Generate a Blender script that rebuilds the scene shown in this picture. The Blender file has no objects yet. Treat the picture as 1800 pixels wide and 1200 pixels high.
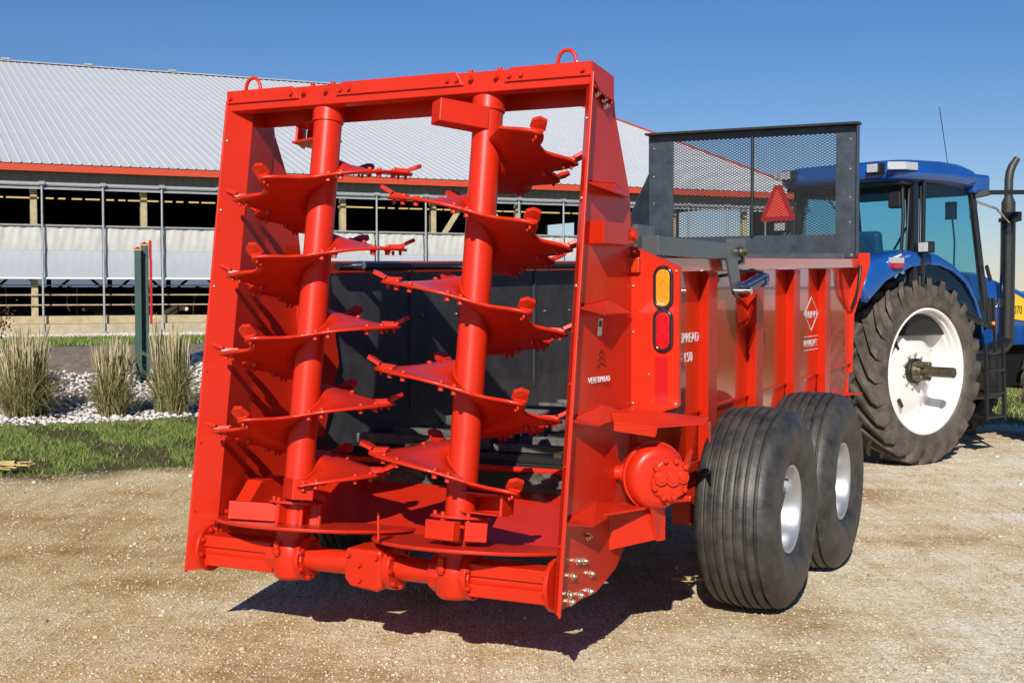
import bpy, bmesh, math, random
import numpy as np
from mathutils import Vector, Matrix
random.seed(7); rng = np.random.default_rng(7)
S = bpy.context.scene
COL = S.collection
R = math.radians

# ------------------------------------------------------------------ camera, sky, sun, exposure
cam_d = bpy.data.cameras.new('camera'); cam = bpy.data.objects.new('camera', cam_d); COL.objects.link(cam)
cam.location = (0, 0, 1.70); cam.rotation_euler = (R(90 - 2.233), 0, 0)
cam_d.lens = 46.16; cam_d.sensor_width = 36; cam_d.clip_start = .05; cam_d.clip_end = 3000
S.camera = cam
SUN_AZ, SUN_EL = 9.0, 31.0            # the way the light travels: azimuth from +Y towards +X
W = bpy.data.worlds.new('World'); S.world = W; W.use_nodes = True
nt = W.node_tree; bg = nt.nodes['Background']
sky = nt.nodes.new('ShaderNodeTexSky'); sky.sky_type = 'NISHITA'; sky.sun_disc = False
sky.sun_elevation = R(SUN_EL); sky.sun_rotation = R(180 + SUN_AZ)
sky.air_density = 1.0; sky.dust_density = 0.05; sky.ozone_density = 4.0; sky.altitude = 300
hs = nt.nodes.new('ShaderNodeHueSaturation'); hs.inputs['Saturation'].default_value = 1.22
nt.links.new(sky.outputs[0], hs.inputs['Color']); tint = nt.nodes.new('ShaderNodeMix'); tint.data_type = 'RGBA'; tint.blend_type = 'MULTIPLY'; tint.inputs[0].default_value = 1; tint.inputs[7].default_value = (1.0, .96, 1.14, 1)
nt.links.new(hs.outputs[0], tint.inputs[6]); nt.links.new(tint.outputs[2], bg.inputs[0]); bg.inputs[1].default_value = 0.053
sd = bpy.data.lights.new('sun', 'SUN'); sd.energy = 4.5; sd.angle = R(.5); sd.color = (1, .94, .84)
sun = bpy.data.objects.new('sun', sd); COL.objects.link(sun)
L = Vector((math.sin(R(SUN_AZ)) * math.cos(R(SUN_EL)), math.cos(R(SUN_AZ)) * math.cos(R(SUN_EL)), -math.sin(R(SUN_EL))))
sun.rotation_euler = L.to_track_quat('-Z', 'Y').to_euler(); sun.location = (0, -10, 20)
S.view_settings.view_transform = 'Standard'; S.view_settings.look = 'None'
S.view_settings.exposure = 0.42; S.view_settings.gamma = 1
S.render.resolution_x = 1024; S.render.resolution_y = 682

# ------------------------------------------------------------------ materials
def lin(c): return tuple((x / 255 / 12.92 if x / 255 <= .04045 else ((x / 255 + .055) / 1.055) ** 2.4) for x in c)
def mat(name, col, rough=.5, metal=0, coat=0, noise=0, nscale=8, bump=0, bscale=40, spec=.5, col2=None, bdist=.01, coat_rough=.05):
    m = bpy.data.materials.new(name); m.use_nodes = True
    t = m.node_tree; p = t.nodes['Principled BSDF']
    p.inputs['Base Color'].default_value = (*col, 1); p.inputs['Roughness'].default_value = rough
    p.inputs['Metallic'].default_value = metal; p.inputs['Coat Weight'].default_value = coat
    p.inputs['Coat Roughness'].default_value = coat_rough
    p.inputs['Specular IOR Level'].default_value = spec
    tc = t.nodes.new('ShaderNodeTexCoord')
    if noise:
        n = t.nodes.new('ShaderNodeTexNoise'); n.inputs['Scale'].default_value = nscale; n.inputs['Detail'].default_value = 6
        n.inputs['Roughness'].default_value = .65
        t.links.new(tc.outputs['Object'], n.inputs['Vector'])
        r = t.nodes.new('ShaderNodeValToRGB')
        a = tuple(c * (1 - noise) for c in col); b = col2 if col2 else tuple(min(1, c * (1 + noise)) for c in col)
        r.color_ramp.elements[0].color = (*a, 1); r.color_ramp.elements[0].position = .32
        r.color_ramp.elements[1].color = (*b, 1); r.color_ramp.elements[1].position = .72
        t.links.new(n.outputs[0], r.inputs[0]); t.links.new(r.outputs[0], p.inputs['Base Color'])
    if bump:
        n2 = t.nodes.new('ShaderNodeTexNoise'); n2.inputs['Scale'].default_value = bscale; n2.inputs['Detail'].default_value = 4
        t.links.new(tc.outputs['Object'], n2.inputs['Vector'])
        b = t.nodes.new('ShaderNodeBump'); b.inputs['Strength'].default_value = bump; b.inputs['Distance'].default_value = bdist
        t.links.new(n2.outputs[0], b.inputs['Height']); t.links.new(b.outputs[0], p.inputs['Normal'])
    return m
M = {}
M['red'] = mat('red_paint', (.52, .021, .005), .36, 0, .12, .08, 3, .14, 60, bdist=.002, spec=.30)
M['red_side'] = mat('red_side_paint', (.52, .030, .006), .20, 0, 1.0, .05, 2, .05, 5, bdist=.01, coat_rough=.04)
M['darkred'] = mat('reflector_red', (.45, .004, .006), .35)
M['poly'] = mat('black_poly', (.055, .056, .062), .42, noise=.35, nscale=6, bump=.1, bscale=30)
M['screen'] = mat('black_blue_paint', (.030, .040, .056), .42, noise=.45, nscale=9, bump=.15, coat=.15)
M['greybar'] = mat('dark_grey_steel', (.07, .075, .08), .35, 0, .3, .2, 6)
M['slat'] = mat('grey_slat', (.10, .095, .085), .75, noise=.5, nscale=14, bump=.5, bscale=50)
M['sprocket'] = mat('dark_cast_iron', (.075, .07, .06), .7, noise=.6, nscale=30, bump=.8, bscale=90)
M['farcloth'] = mat('daylit_far_cloth', (.3, .36, .45), .8)
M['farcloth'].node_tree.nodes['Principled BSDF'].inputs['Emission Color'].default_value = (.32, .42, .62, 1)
M['farcloth'].node_tree.nodes['Principled BSDF'].inputs['Emission Strength'].default_value = .35  # daylight coming through the cloth is painted in as emission
M['zinc'] = mat('zinc_bolt', (.75, .70, .58), .25, 1, bump=.1)
M['rubber'] = mat('tyre_rubber', (.028, .029, .033), .50, noise=.5, nscale=9, bump=.2, bscale=70, col2=(.075, .069, .062))
M['rubber_mud'] = mat('tyre_rubber_dusty', (.050, .044, .038), .75, noise=.4, nscale=5, bump=.4, bscale=30, col2=(.14, .115, .09))
M['silver'] = mat('silver_rim', (.50, .52, .56), .34, .75, noise=.08, nscale=4)
M['rimwhite'] = mat('white_rim', (.72, .71, .69), .4, 0, .2, .04, 5)
M['blue'] = mat('blue_paint', (.008, .070, .29), .22, 0, .8, .06, 2, .02, 8, coat_rough=.03)
M['black'] = mat('black_plastic', (.012, .012, .013), .45)
M['blackgloss'] = mat('black_gloss', (.010, .010, .012), .2, 0, .5)
M['steel'] = mat('worn_steel', (.16, .14, .09), .4, .8, noise=.4, nscale=30, bump=.2)
M['galv'] = mat('galvanised', (.33, .35, .37), .5, .3, noise=.1, nscale=9)
M['stack'] = mat('grey_exhaust', (.045, .045, .045), .5, .3, noise=.2)
M['rooftin'] = mat('white_roof_steel', (.50, .52, .545), .45, 0, noise=.05, nscale=.7)
M['fascia'] = mat('orange_red_fascia', (.50, .06, .022), .45)
M['soffit'] = mat('beige_steel', (.22, .21, .17), .6)
M['curtain'] = mat('curtain_fabric', (.47, .47, .45), .7, noise=.10, nscale=3, bump=.35, bscale=1.6, bdist=.06)
M['curtain_low'] = mat('curtain_lower_fabric', (.37, .40, .44), .7, noise=.05, nscale=2, bump=.2, bscale=2)
M['wood'] = mat('pale_wood', (.42, .34, .20), .7, noise=.25, nscale=7, bump=.3)
M['concrete'] = mat('tan_concrete', (.40, .34, .23), .85, noise=.2, nscale=4, bump=.3)
M['barndark'] = mat('barn_interior', (.006, .006, .006), .95, spec=.05)  # shade inside the barn put into a near-black colour
M['cow_dark'] = mat('dark_hide', (.03, .018, .012), .8, noise=.3)
M['cow_white'] = mat('white_hide', (.62, .58, .50), .8)
M['signgreen'] = mat('sign_green_paint', (.028, .075, .062), .5, noise=.15)
M['signred'] = mat('sign_red_paint', (.40, .012, .015), .35)
M['brass'] = mat('gold_paint', (.55, .38, .08), .4)
M['white'] = mat('white_decal', (.66, .66, .66), .4)
M['yellow'] = mat('yellow_decal', (.75, .48, .02), .4)
M['decal_grey'] = mat('grey_decal', (.30, .02, .02), .4)
M['seat'] = mat('blue_seat', (.03, .07, .14), .6)
M['straw'] = mat('straw', (.50, .38, .16), .8, noise=.3)
M['hydr'] = mat('hydraulic_body', (.03, .04, .08), .25, .3, .5)
M['chrome'] = mat('chrome_rod', (.8, .8, .8), .12, 1)
def lens(name, col, emit=0):
    m = mat(name, col, .15, 0, 1, .25, 60, .6, 120, bdist=.004); return m
M['amber'] = lens('amber_lens', (.80, .25, .012)); M['redlens'] = lens('red_lens', (.50, .004, .010)); M['clear'] = lens('clear_lens', (.42, .43, .46))
M['smv'] = mat('smv_orange', (.85, .06, .03), .35, noise=.05); 
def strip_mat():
    m = mat('sunlit_chord', (.8, .7, .3), .5); p = m.node_tree.nodes['Principled BSDF']
    p.inputs['Emission Color'].default_value = (1, .72, .28, 1); p.inputs['Emission Strength'].default_value = .55; return m  # emission stands in for sunlight on timber, no lamps here
M['chord_glow'] = strip_mat()
def glass_mat():
    m = bpy.data.materials.new('tinted_glass'); m.use_nodes = True; t = m.node_tree; t.nodes.clear()
    o = t.nodes.new('ShaderNodeOutputMaterial'); tr = t.nodes.new('ShaderNodeBsdfTransparent'); gl = t.nodes.new('ShaderNodeBsdfGlossy')
    tr.inputs[0].default_value = (.68, .87, .91, 1); gl.inputs['Roughness'].default_value = .02; gl.inputs[0].default_value = (.9, .95, 1, 1)
    lw = t.nodes.new('ShaderNodeLayerWeight'); lw.inputs[0].default_value = .5
    pw = t.nodes.new('ShaderNodeMath'); pw.operation = 'POWER'; pw.inputs[1].default_value = 4; t.links.new(lw.outputs['Facing'], pw.inputs[0])
    fr = t.nodes.new('ShaderNodeMath'); fr.operation = 'MULTIPLY_ADD'; fr.inputs[1].default_value = .5; fr.inputs[2].default_value = .035; t.links.new(pw.outputs[0], fr.inputs[0])
    mx = t.nodes.new('ShaderNodeMixShader'); t.links.new(fr.outputs[0], mx.inputs[0]); t.links.new(tr.outputs[0], mx.inputs[1]); t.links.new(gl.outputs[0], mx.inputs[2])
    t.links.new(mx.outputs[0], o.inputs[0]); return m
M['glass'] = glass_mat()
def rand_mat(name, cols, rough=.6, trans=0, tex_scale=3):
    """colour varies from piece to piece (random per island)"""
    m = bpy.data.materials.new(name); m.use_nodes = True; t = m.node_tree; p = t.nodes['Principled BSDF']
    g = t.nodes.new('ShaderNodeNewGeometry'); r = t.nodes.new('ShaderNodeValToRGB')
    e = r.color_ramp.elements
    for i, c in enumerate(cols):
        pos = i / (len(cols) - 1)
        if i == 0: e[0].position = 0; e[0].color = (*c, 1)
        elif i == len(cols) - 1: e[-1].position = 1; e[-1].color = (*c, 1)
        else:
            q = e.new(pos); q.color = (*c, 1)
    t.links.new(g.outputs['Random Per Island'], r.inputs[0]); t.links.new(r.outputs[0], p.inputs['Base Color'])
    p.inputs['Roughness'].default_value = rough; p.inputs['Specular IOR Level'].default_value = .3
    return m
M['grass'] = rand_mat('lawn_grass', [(.07, .13, .018), (.13, .21, .032), (.085, .16, .02), (.34, .29, .12), (.17, .25, .05), (.12, .19, .035)], .5)
M['tallgrass'] = rand_mat('tall_grass', [(.11, .13, .035), (.24, .22, .09), (.08, .11, .025), (.38, .31, .16), (.16, .17, .055)], .6)
M['plume'] = rand_mat('grass_plume', [(.46, .38, .22), (.34, .28, .15), (.54, .45, .28)], .7)
M['stone'] = rand_mat('white_stone', [(.70, .68, .65), (.52, .50, .48), (.80, .78, .75), (.46, .38, .36), (.68, .64, .60)], .7)
M['pebble'] = rand_mat('crushed_stone', [(.52, .44, .32), (.40, .33, .23), (.62, .55, .44), (.20, .15, .10), (.48, .40, .29), (.54, .46, .35)], .9)
M['leafred'] = rand_mat('shrub_leaf', [(.10, .03, .02), (.06, .05, .02), (.16, .06, .02), (.08, .09, .02)], .5)
M['bark'] = mat('shrub_bark', (.10, .07, .05), .85)

# ------------------------------------------------------------------ helpers
def tag(o, label=None, cat=None, group=None, kind=None):
    if label: o['label'] = label
    if cat: o['category'] = cat
    if group: o['group'] = group
    if kind: o['kind'] = kind
    return o
def empty(name, loc=(0, 0, 0), rz=0, parent=None):
    o = bpy.data.objects.new(name, None); COL.objects.link(o); o.location = loc; o.rotation_euler = (0, 0, rz); o.empty_display_size = .2
    if parent: o.parent = parent
    return o
class MB:
    def __init__(s): s.v = []; s.f = []
    def add(s, vs, fs):
        n = len(s.v); s.v += [tuple(v) for v in vs]; s.f += [tuple(i + n for i in f) for f in fs]; return s
    def box(s, a, b, rot=None, piv=None):
        x0, y0, z0 = a; x1, y1, z1 = b
        vs = [Vector(p) for p in ((x0, y0, z0), (x1, y0, z0), (x1, y1, z0), (x0, y1, z0), (x0, y0, z1), (x1, y0, z1), (x1, y1, z1), (x0, y1, z1))]
        if rot is not None:
            c = Vector(piv) if piv else Vector(((x0 + x1) / 2, (y0 + y1) / 2, (z0 + z1) / 2)); vs = [rot @ (v - c) + c for v in vs]
        return s.add(vs, [(0, 3, 2, 1), (4, 5, 6, 7), (0, 1, 5, 4), (1, 2, 6, 5), (2, 3, 7, 6), (3, 0, 4, 7)])
    def prism(s, poly, d):
        """poly: list of 3d points (planar), d: extrusion vector"""
        d = Vector(d); P = [Vector(p) for p in poly]; n = len(P)
        nn = Vector((0, 0, 0))
        for i in range(n): nn += (P[i] - P[0]).cross(P[(i + 1) % n] - P[0])
        if nn.dot(d) > 0: P = P[::-1]
        return s.add(P + [p + d for p in P], [tuple(range(n)), tuple(range(2 * n - 1, n - 1, -1))] + [(i, i + n, (i + 1) % n + n, (i + 1) % n) for i in range(n)])
    def bar(s, a, b, w, h=None, up=(0, 0, 1)):
        """rectangular bar from a to b"""
        a, b = Vector(a), Vector(b); d = (b - a).normalized(); h = h or w; u = Vector(up)
        if abs(d.dot(u)) > .98: u = Vector((0, 1, 0))
        sx = d.cross(u).normalized() * w / 2; sz = sx.cross(d).normalized() * h / 2
        vs = [a - sx - sz, a + sx - sz, a + sx + sz, a - sx + sz, b - sx - sz, b + sx - sz, b + sx + sz, b - sx + sz]
        return s.add(vs, [(0, 1, 2, 3), (7, 6, 5, 4), (0, 4, 5, 1), (1, 5, 6, 2), (2, 6, 7, 3), (3, 7, 4, 0)])
    def cyl(s, a, b, r0, r1=None, n=24, cap=True):
        a, b = Vector(a), Vector(b); r1 = r0 if r1 is None else r1; d = (b - a).normalized()
        u = Vector((0, 0, 1)) if abs(d.z) < .9 else Vector((1, 0, 0)); x = d.cross(u).normalized(); y = d.cross(x)
        vs = []
        for c, r in ((a, r0), (b, r1)):
            for i in range(n):
                t = 2 * math.pi * i / n; vs.append(c + x * r * math.cos(t) + y * r * math.sin(t))
        fs = [(i, (i + 1) % n, (i + 1) % n + n, i + n) for i in range(n)]
        if cap: fs += [tuple(range(n - 1, -1, -1)), tuple(range(n, 2 * n))]
        return s.add(vs, fs)
    def tube(s, pts, r, n=10, cap=True):
        P = [Vector(p) for p in pts]; m = len(P); rr = r if isinstance(r, (list, tuple)) else [r] * m
        vs = []; prev = None
        for k in range(m):
            d = ((P[k + 1] - P[k]) if k < m - 1 else (P[k] - P[k - 1])).normalized()
            if 0 < k < m - 1: d = ((P[k + 1] - P[k]).normalized() + (P[k] - P[k - 1]).normalized()).normalized()
            u = prev if prev else (Vector((0, 0, 1)) if abs(d.z) < .9 else Vector((1, 0, 0)))
            x = (u - d * u.dot(d)).normalized(); prev = x; y = d.cross(x)
            for i in range(n):
                t = 2 * math.pi * i / n; vs.append(P[k] + x * rr[k] * math.cos(t) + y * rr[k] * math.sin(t))
        fs = [(k * n + i, k * n + (i + 1) % n, (k + 1) * n + (i + 1) % n, (k + 1) * n + i) for k in range(m - 1) for i in range(n)]
        if cap: fs += [tuple(range(n - 1, -1, -1)), tuple(range((m - 1) * n, m * n))]
        return s.add(vs, fs)
    def lathe(s, prof, n=64, axis='x', closed=False, c=(0, 0, 0), scale=None):
        """prof: (along, radius)"""
        vs = []; m = len(prof)
        for a, r in prof:
            for i in range(n):
                t = 2 * math.pi * i / n; p, q = r * math.cos(t), r * math.sin(t)
                if axis == 'x': v = (a, p, q)
                elif axis == 'y': v = (q, a, p)
                else: v = (p, q, a)
                vs.append((v[0] + c[0], v[1] + c[1], v[2] + c[2]))
        fs = []
        for k in range(m if closed else m - 1):
            k2 = (k + 1) % m
            for i in range(n): fs.append((k * n + i, k * n + (i + 1) % n, k2 * n + (i + 1) % n, k2 * n + i))
        return s.add(vs, fs)
    def build(s, name, m, parent=None, smooth=None, bevel=0, solid=0, label=None, kind=None, seg=2):
        me = bpy.data.meshes.new(name); me.from_pydata([tuple(v) for v in s.v], [], s.f); 
        bm = bmesh.new(); bm.from_mesh(me); bmesh.ops.recalc_face_normals(bm, faces=bm.faces); bm.to_mesh(me); bm.free()
        me.materials.append(M[m] if isinstance(m, str) else m)
        o = bpy.data.objects.new(name, me); COL.objects.link(o)
        if parent: o.parent = parent
        if smooth:
            me.polygons.foreach_set('use_smooth', [True] * len(me.polygons)); me.set_sharp_from_angle(angle=R(smooth))
        if solid:
            md = o.modifiers.new('solid', 'SOLIDIFY'); md.thickness = solid; md.offset = 0
        if bevel:
            md = o.modifiers.new('bevel', 'BEVEL'); md.width = bevel; md.segments = seg; md.limit_method = 'ANGLE'; md.angle_limit = R(40)
        if label: o['label'] = label
        if kind: o['kind'] = kind
        return o
def dup(o, parent=None, **kw):
    c = o.copy(); COL.objects.link(c)
    if parent: c.parent = parent
    for ch in [x for x in bpy.data.objects if x.parent == o]: dup(ch, c)
    return c
def inst(o, parent, loc, rot=(0, 0, 0)):
    c = o.copy(); COL.objects.link(c); c.parent = parent; c.location = loc; c.rotation_euler = rot; return c
def text(name, body, size, m, parent, loc, rot, sx=1.0, align='LEFT', bold=0.0, shear=0, depth=.001):
    cu = bpy.data.curves.new(name, 'FONT'); cu.body = body; cu.size = size; cu.align_x = align; cu.extrude = depth; cu.offset = bold; cu.shear = shear
    t = bpy.data.objects.new(name + '_c', cu); COL.objects.link(t); bpy.context.view_layer.update()
    me = bpy.data.meshes.new_from_object(t); bpy.data.objects.remove(t); me.name = name
    me.materials.clear(); me.materials.append(M[m])
    o = bpy.data.objects.new(name, me); COL.objects.link(o); o.parent = parent; o.location = loc; o.rotation_euler = rot; o.scale = (sx, 1, 1)
    return o
def np_mesh(name, verts, faces, m, parent=None, smooth=False, kind=None):
    """verts Nx3, faces FxK numpy arrays"""
    me = bpy.data.meshes.new(name); k = faces.shape[1]
    me.vertices.add(len(verts)); me.vertices.foreach_set('co', verts.astype(np.float32).ravel())
    me.loops.add(faces.size); me.loops.foreach_set('vertex_index', faces.astype(np.int32).ravel())
    me.polygons.add(len(faces)); me.polygons.foreach_set('loop_start', np.arange(0, faces.size, k, dtype=np.int32))
    if smooth: me.polygons.foreach_set('use_smooth', [True] * len(faces))
    me.update(calc_edges=True); me.materials.append(M[m])
    o = bpy.data.objects.new(name, me); COL.objects.link(o)
    if parent: o.parent = parent
    if kind: o['kind'] = kind
    return o

# ------------------------------------------------------------------ barn frame and the ground
B0 = Vector((-12.1, 31.0, 0)); BANG = R(25.7)
bxv = Vector((math.cos(BANG), math.sin(BANG), 0)); byv = Vector((-math.sin(BANG), math.cos(BANG), 0))
def qdist(x, y): return -((x - B0.x) * byv.x + (y - B0.y) * byv.y)
def ground_h(x, y):
    q = qdist(x, y); t = np.clip((15.6 - q) / 6.5, 0, 1); t = t * t * (3 - 2 * t)
    h = .64 * t
    fade = np.clip((x - 8) / 12.0, 0, 1) 
    h = h * (1 - .8 * fade * fade * (3 - 2 * fade))
    return h + .012 * np.sin(x * 1.3 + .5 * y) * np.sin(y * .9 + 1) - .012
def ground_mat():
    m = bpy.data.materials.new('ground'); m.use_nodes = True; t = m.node_tree; p = t.nodes['Principled BSDF']; N = t.nodes; K = t.links
    tc = N.new('ShaderNodeTexCoord'); p.inputs['Roughness'].default_value = .92; p.inputs['Specular IOR Level'].default_value = .15
    def noise(sc, det=6, ro=.6, vec=None):
        n = N.new('ShaderNodeTexNoise'); n.inputs['Scale'].default_value = sc; n.inputs['Detail'].default_value = det; n.inputs['Roughness'].default_value = ro
        K.new(vec or tc.outputs['Object'], n.inputs['Vector']); return n.outputs[0]
    def ramp(src, stops):
        r = N.new('ShaderNodeValToRGB'); e = r.color_ramp.elements
        while len(e) < len(stops): e.new(.5)
        for el, (pos, c) in zip(e, stops): el.position = pos; el.color = (*c, 1)
        K.new(src, r.inputs[0]); return r.outputs[0]
    def mix(f, a, b, mode='MIX'):
        x = N.new('ShaderNodeMix'); x.data_type = 'RGBA'; x.blend_type = mode
        if isinstance(f, float): x.inputs[0].default_value = f
        else: K.new(f, x.inputs[0])
        for s_, v in ((6, a), (7, b)):
            if isinstance(v, tuple): x.inputs[s_].default_value = (*v, 1)
            else: K.new(v, x.inputs[s_])
        return x.outputs[2]
    def math_(op, a, b=None, c=None):
        x = N.new('ShaderNodeMath'); x.operation = op
        for i, v in enumerate((a, b, c)):
            if v is None: continue
            if isinstance(v, (int, float)): x.inputs[i].default_value = v
            else: K.new(v, x.inputs[i])
        return x.outputs[0]
    # gravel: fine crushed limestone
    g1 = ramp(noise(55, 4, .7), [(.25, (.22, .15, .08)), (.36, (.58, .47, .31)), (.54, (.74, .64, .48)), (.74, (.86, .80, .67))])
    g2 = ramp(noise(.55, 5, .6), [(.36, (.60, .48, .32)), (.47, (.90, .82, .68)), (.60, (1.0, .99, .96))])
    # drag marks running away along the lane
    mp = N.new('ShaderNodeMapping'); mp.inputs['Rotation'].default_value = (0, 0, R(35)); mp.inputs['Scale'].default_value = (9, .35, 1); K.new(tc.outputs['Object'], mp.inputs['Vector'])
    g3 = ramp(noise(1.2, 4, .6, mp.outputs[0]), [(.36, (.90, .87, .81)), (.54, (1, 1, 1))])
    g4 = ramp(noise(3.2, 6, .7), [(.34, (.82, .74, .60)), (.56, (1, 1, 1))])
    grav = mix(1.0, mix(1.0, mix(1.0, g1, g2, 'MULTIPLY'), g3, 'MULTIPLY'), g4, 'MULTIPLY')
    soil = ramp(noise(6, 6, .7), [(.35, (.05, .045, .018)), (.6, (.13, .11, .05)), (.75, (.24, .19, .10))])
    far = ramp(noise(1.3, 6, .6), [(.35, (.040, .070, .014)), (.65, (.075, .115, .022))])
    mulch = ramp(noise(9, 6, .7), [(.35, (.14, .11, .085)), (.65, (.36, .30, .24))])
    sep = N.new('ShaderNodeSeparateXYZ'); K.new(tc.outputs['Object'], sep.inputs[0])
    X, Y = sep.outputs[0], sep.outputs[1]
    # q: distance in front of the barn wall
    q = math_('ADD', math_('MULTIPLY', X, -byv.x), math_('MULTIPLY', Y, -byv.y)); q = math_('ADD', q, B0.x * byv.x + B0.y * byv.y)
    q = math_('ADD', q, math_('MULTIPLY', math_('SUBTRACT', noise(1.1, 5, .6), .5), 1.6))
    def step(v, edge, w): # 1 where v < edge
        x = N.new('ShaderNodeMapRange'); x.inputs[1].default_value = edge - w; x.inputs[2].default_value = edge + w; x.inputs[3].default_value = 1; x.inputs[4].default_value = 0
        K.new(v, x.inputs[0]); return x.outputs[0]
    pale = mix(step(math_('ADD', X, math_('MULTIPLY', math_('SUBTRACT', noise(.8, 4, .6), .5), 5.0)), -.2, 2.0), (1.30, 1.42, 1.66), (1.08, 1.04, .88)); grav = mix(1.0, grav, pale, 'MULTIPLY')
    c = mix(step(q, 20.6, .35), grav, soil)
    bedmask = math_('MULTIPLY', step(q, 15.4, .15), step(X, 3.0, 1.5))
    c = mix(bedmask, c, mulch)
    c = mix(math_('MULTIPLY', step(q, 15.4, .5), math_('SUBTRACT', 1.0, step(X, 3.0, 1.5))), c, far)
    c = mix(step(q, 6.4, .3), c, far)
    c = mix(step(q, 2.6, .2), c, mix(.5, grav, (.5, .47, .42)))
    d = math_('SUBTRACT', 1.0, step(Y, 26.0, 3)); xr = math_('SUBTRACT', 1.0, step(X, 13.0, 2.0)); 
    c = mix(math_('MULTIPLY', d, xr), c, far)
    K.new(c, p.inputs['Base Color'])
    b = N.new('ShaderNodeBump'); b.inputs['Strength'].default_value = .9; b.inputs['Distance'].default_value = .020
    hsum = math_('ADD', noise(70, 3, .7), math_('MULTIPLY', noise(16, 4, .7), 1.2)); K.new(hsum, b.inputs['Height'])
    b2 = N.new('ShaderNodeBump'); b2.inputs['Strength'].default_value = .6; b2.inputs['Distance'].default_value = .05
    K.new(noise(2.2, 4, .6, mp.outputs[0]), b2.inputs['Height']); K.new(b.outputs[0], b2.inputs['Normal'])
    K.new(b2.outputs[0], p.inputs['Normal']); return m
M['ground'] = ground_mat()
def build_ground():
    xs = np.concatenate([[-1500, -700, -300, -120, -60], np.arange(-30, 30.1, .5), [60, 120, 300, 700, 1500]])
    ys = np.concatenate([[-1500, -500, -100, -20], np.arange(-4, 44.1, .5), [60, 120, 300, 700, 2000]])
    X, Y = np.meshgrid(xs, ys); Z = ground_h(X, Y); far = (np.abs(X) > 40) | (Y > 60) | (Y < -10); Z = np.where(far, -.02, Z)
    v = np.stack([X.ravel(), Y.ravel(), Z.ravel()], 1); nx = len(xs); ny = len(ys)
    i, j = np.meshgrid(np.arange(nx - 1), np.arange(ny - 1)); a = (j * nx + i).ravel()
    f = np.stack([a, a + 1, a + nx + 1, a + nx], 1)
    o = np_mesh('ground', v, f, 'ground', smooth=True, kind='structure')
build_ground()

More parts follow.
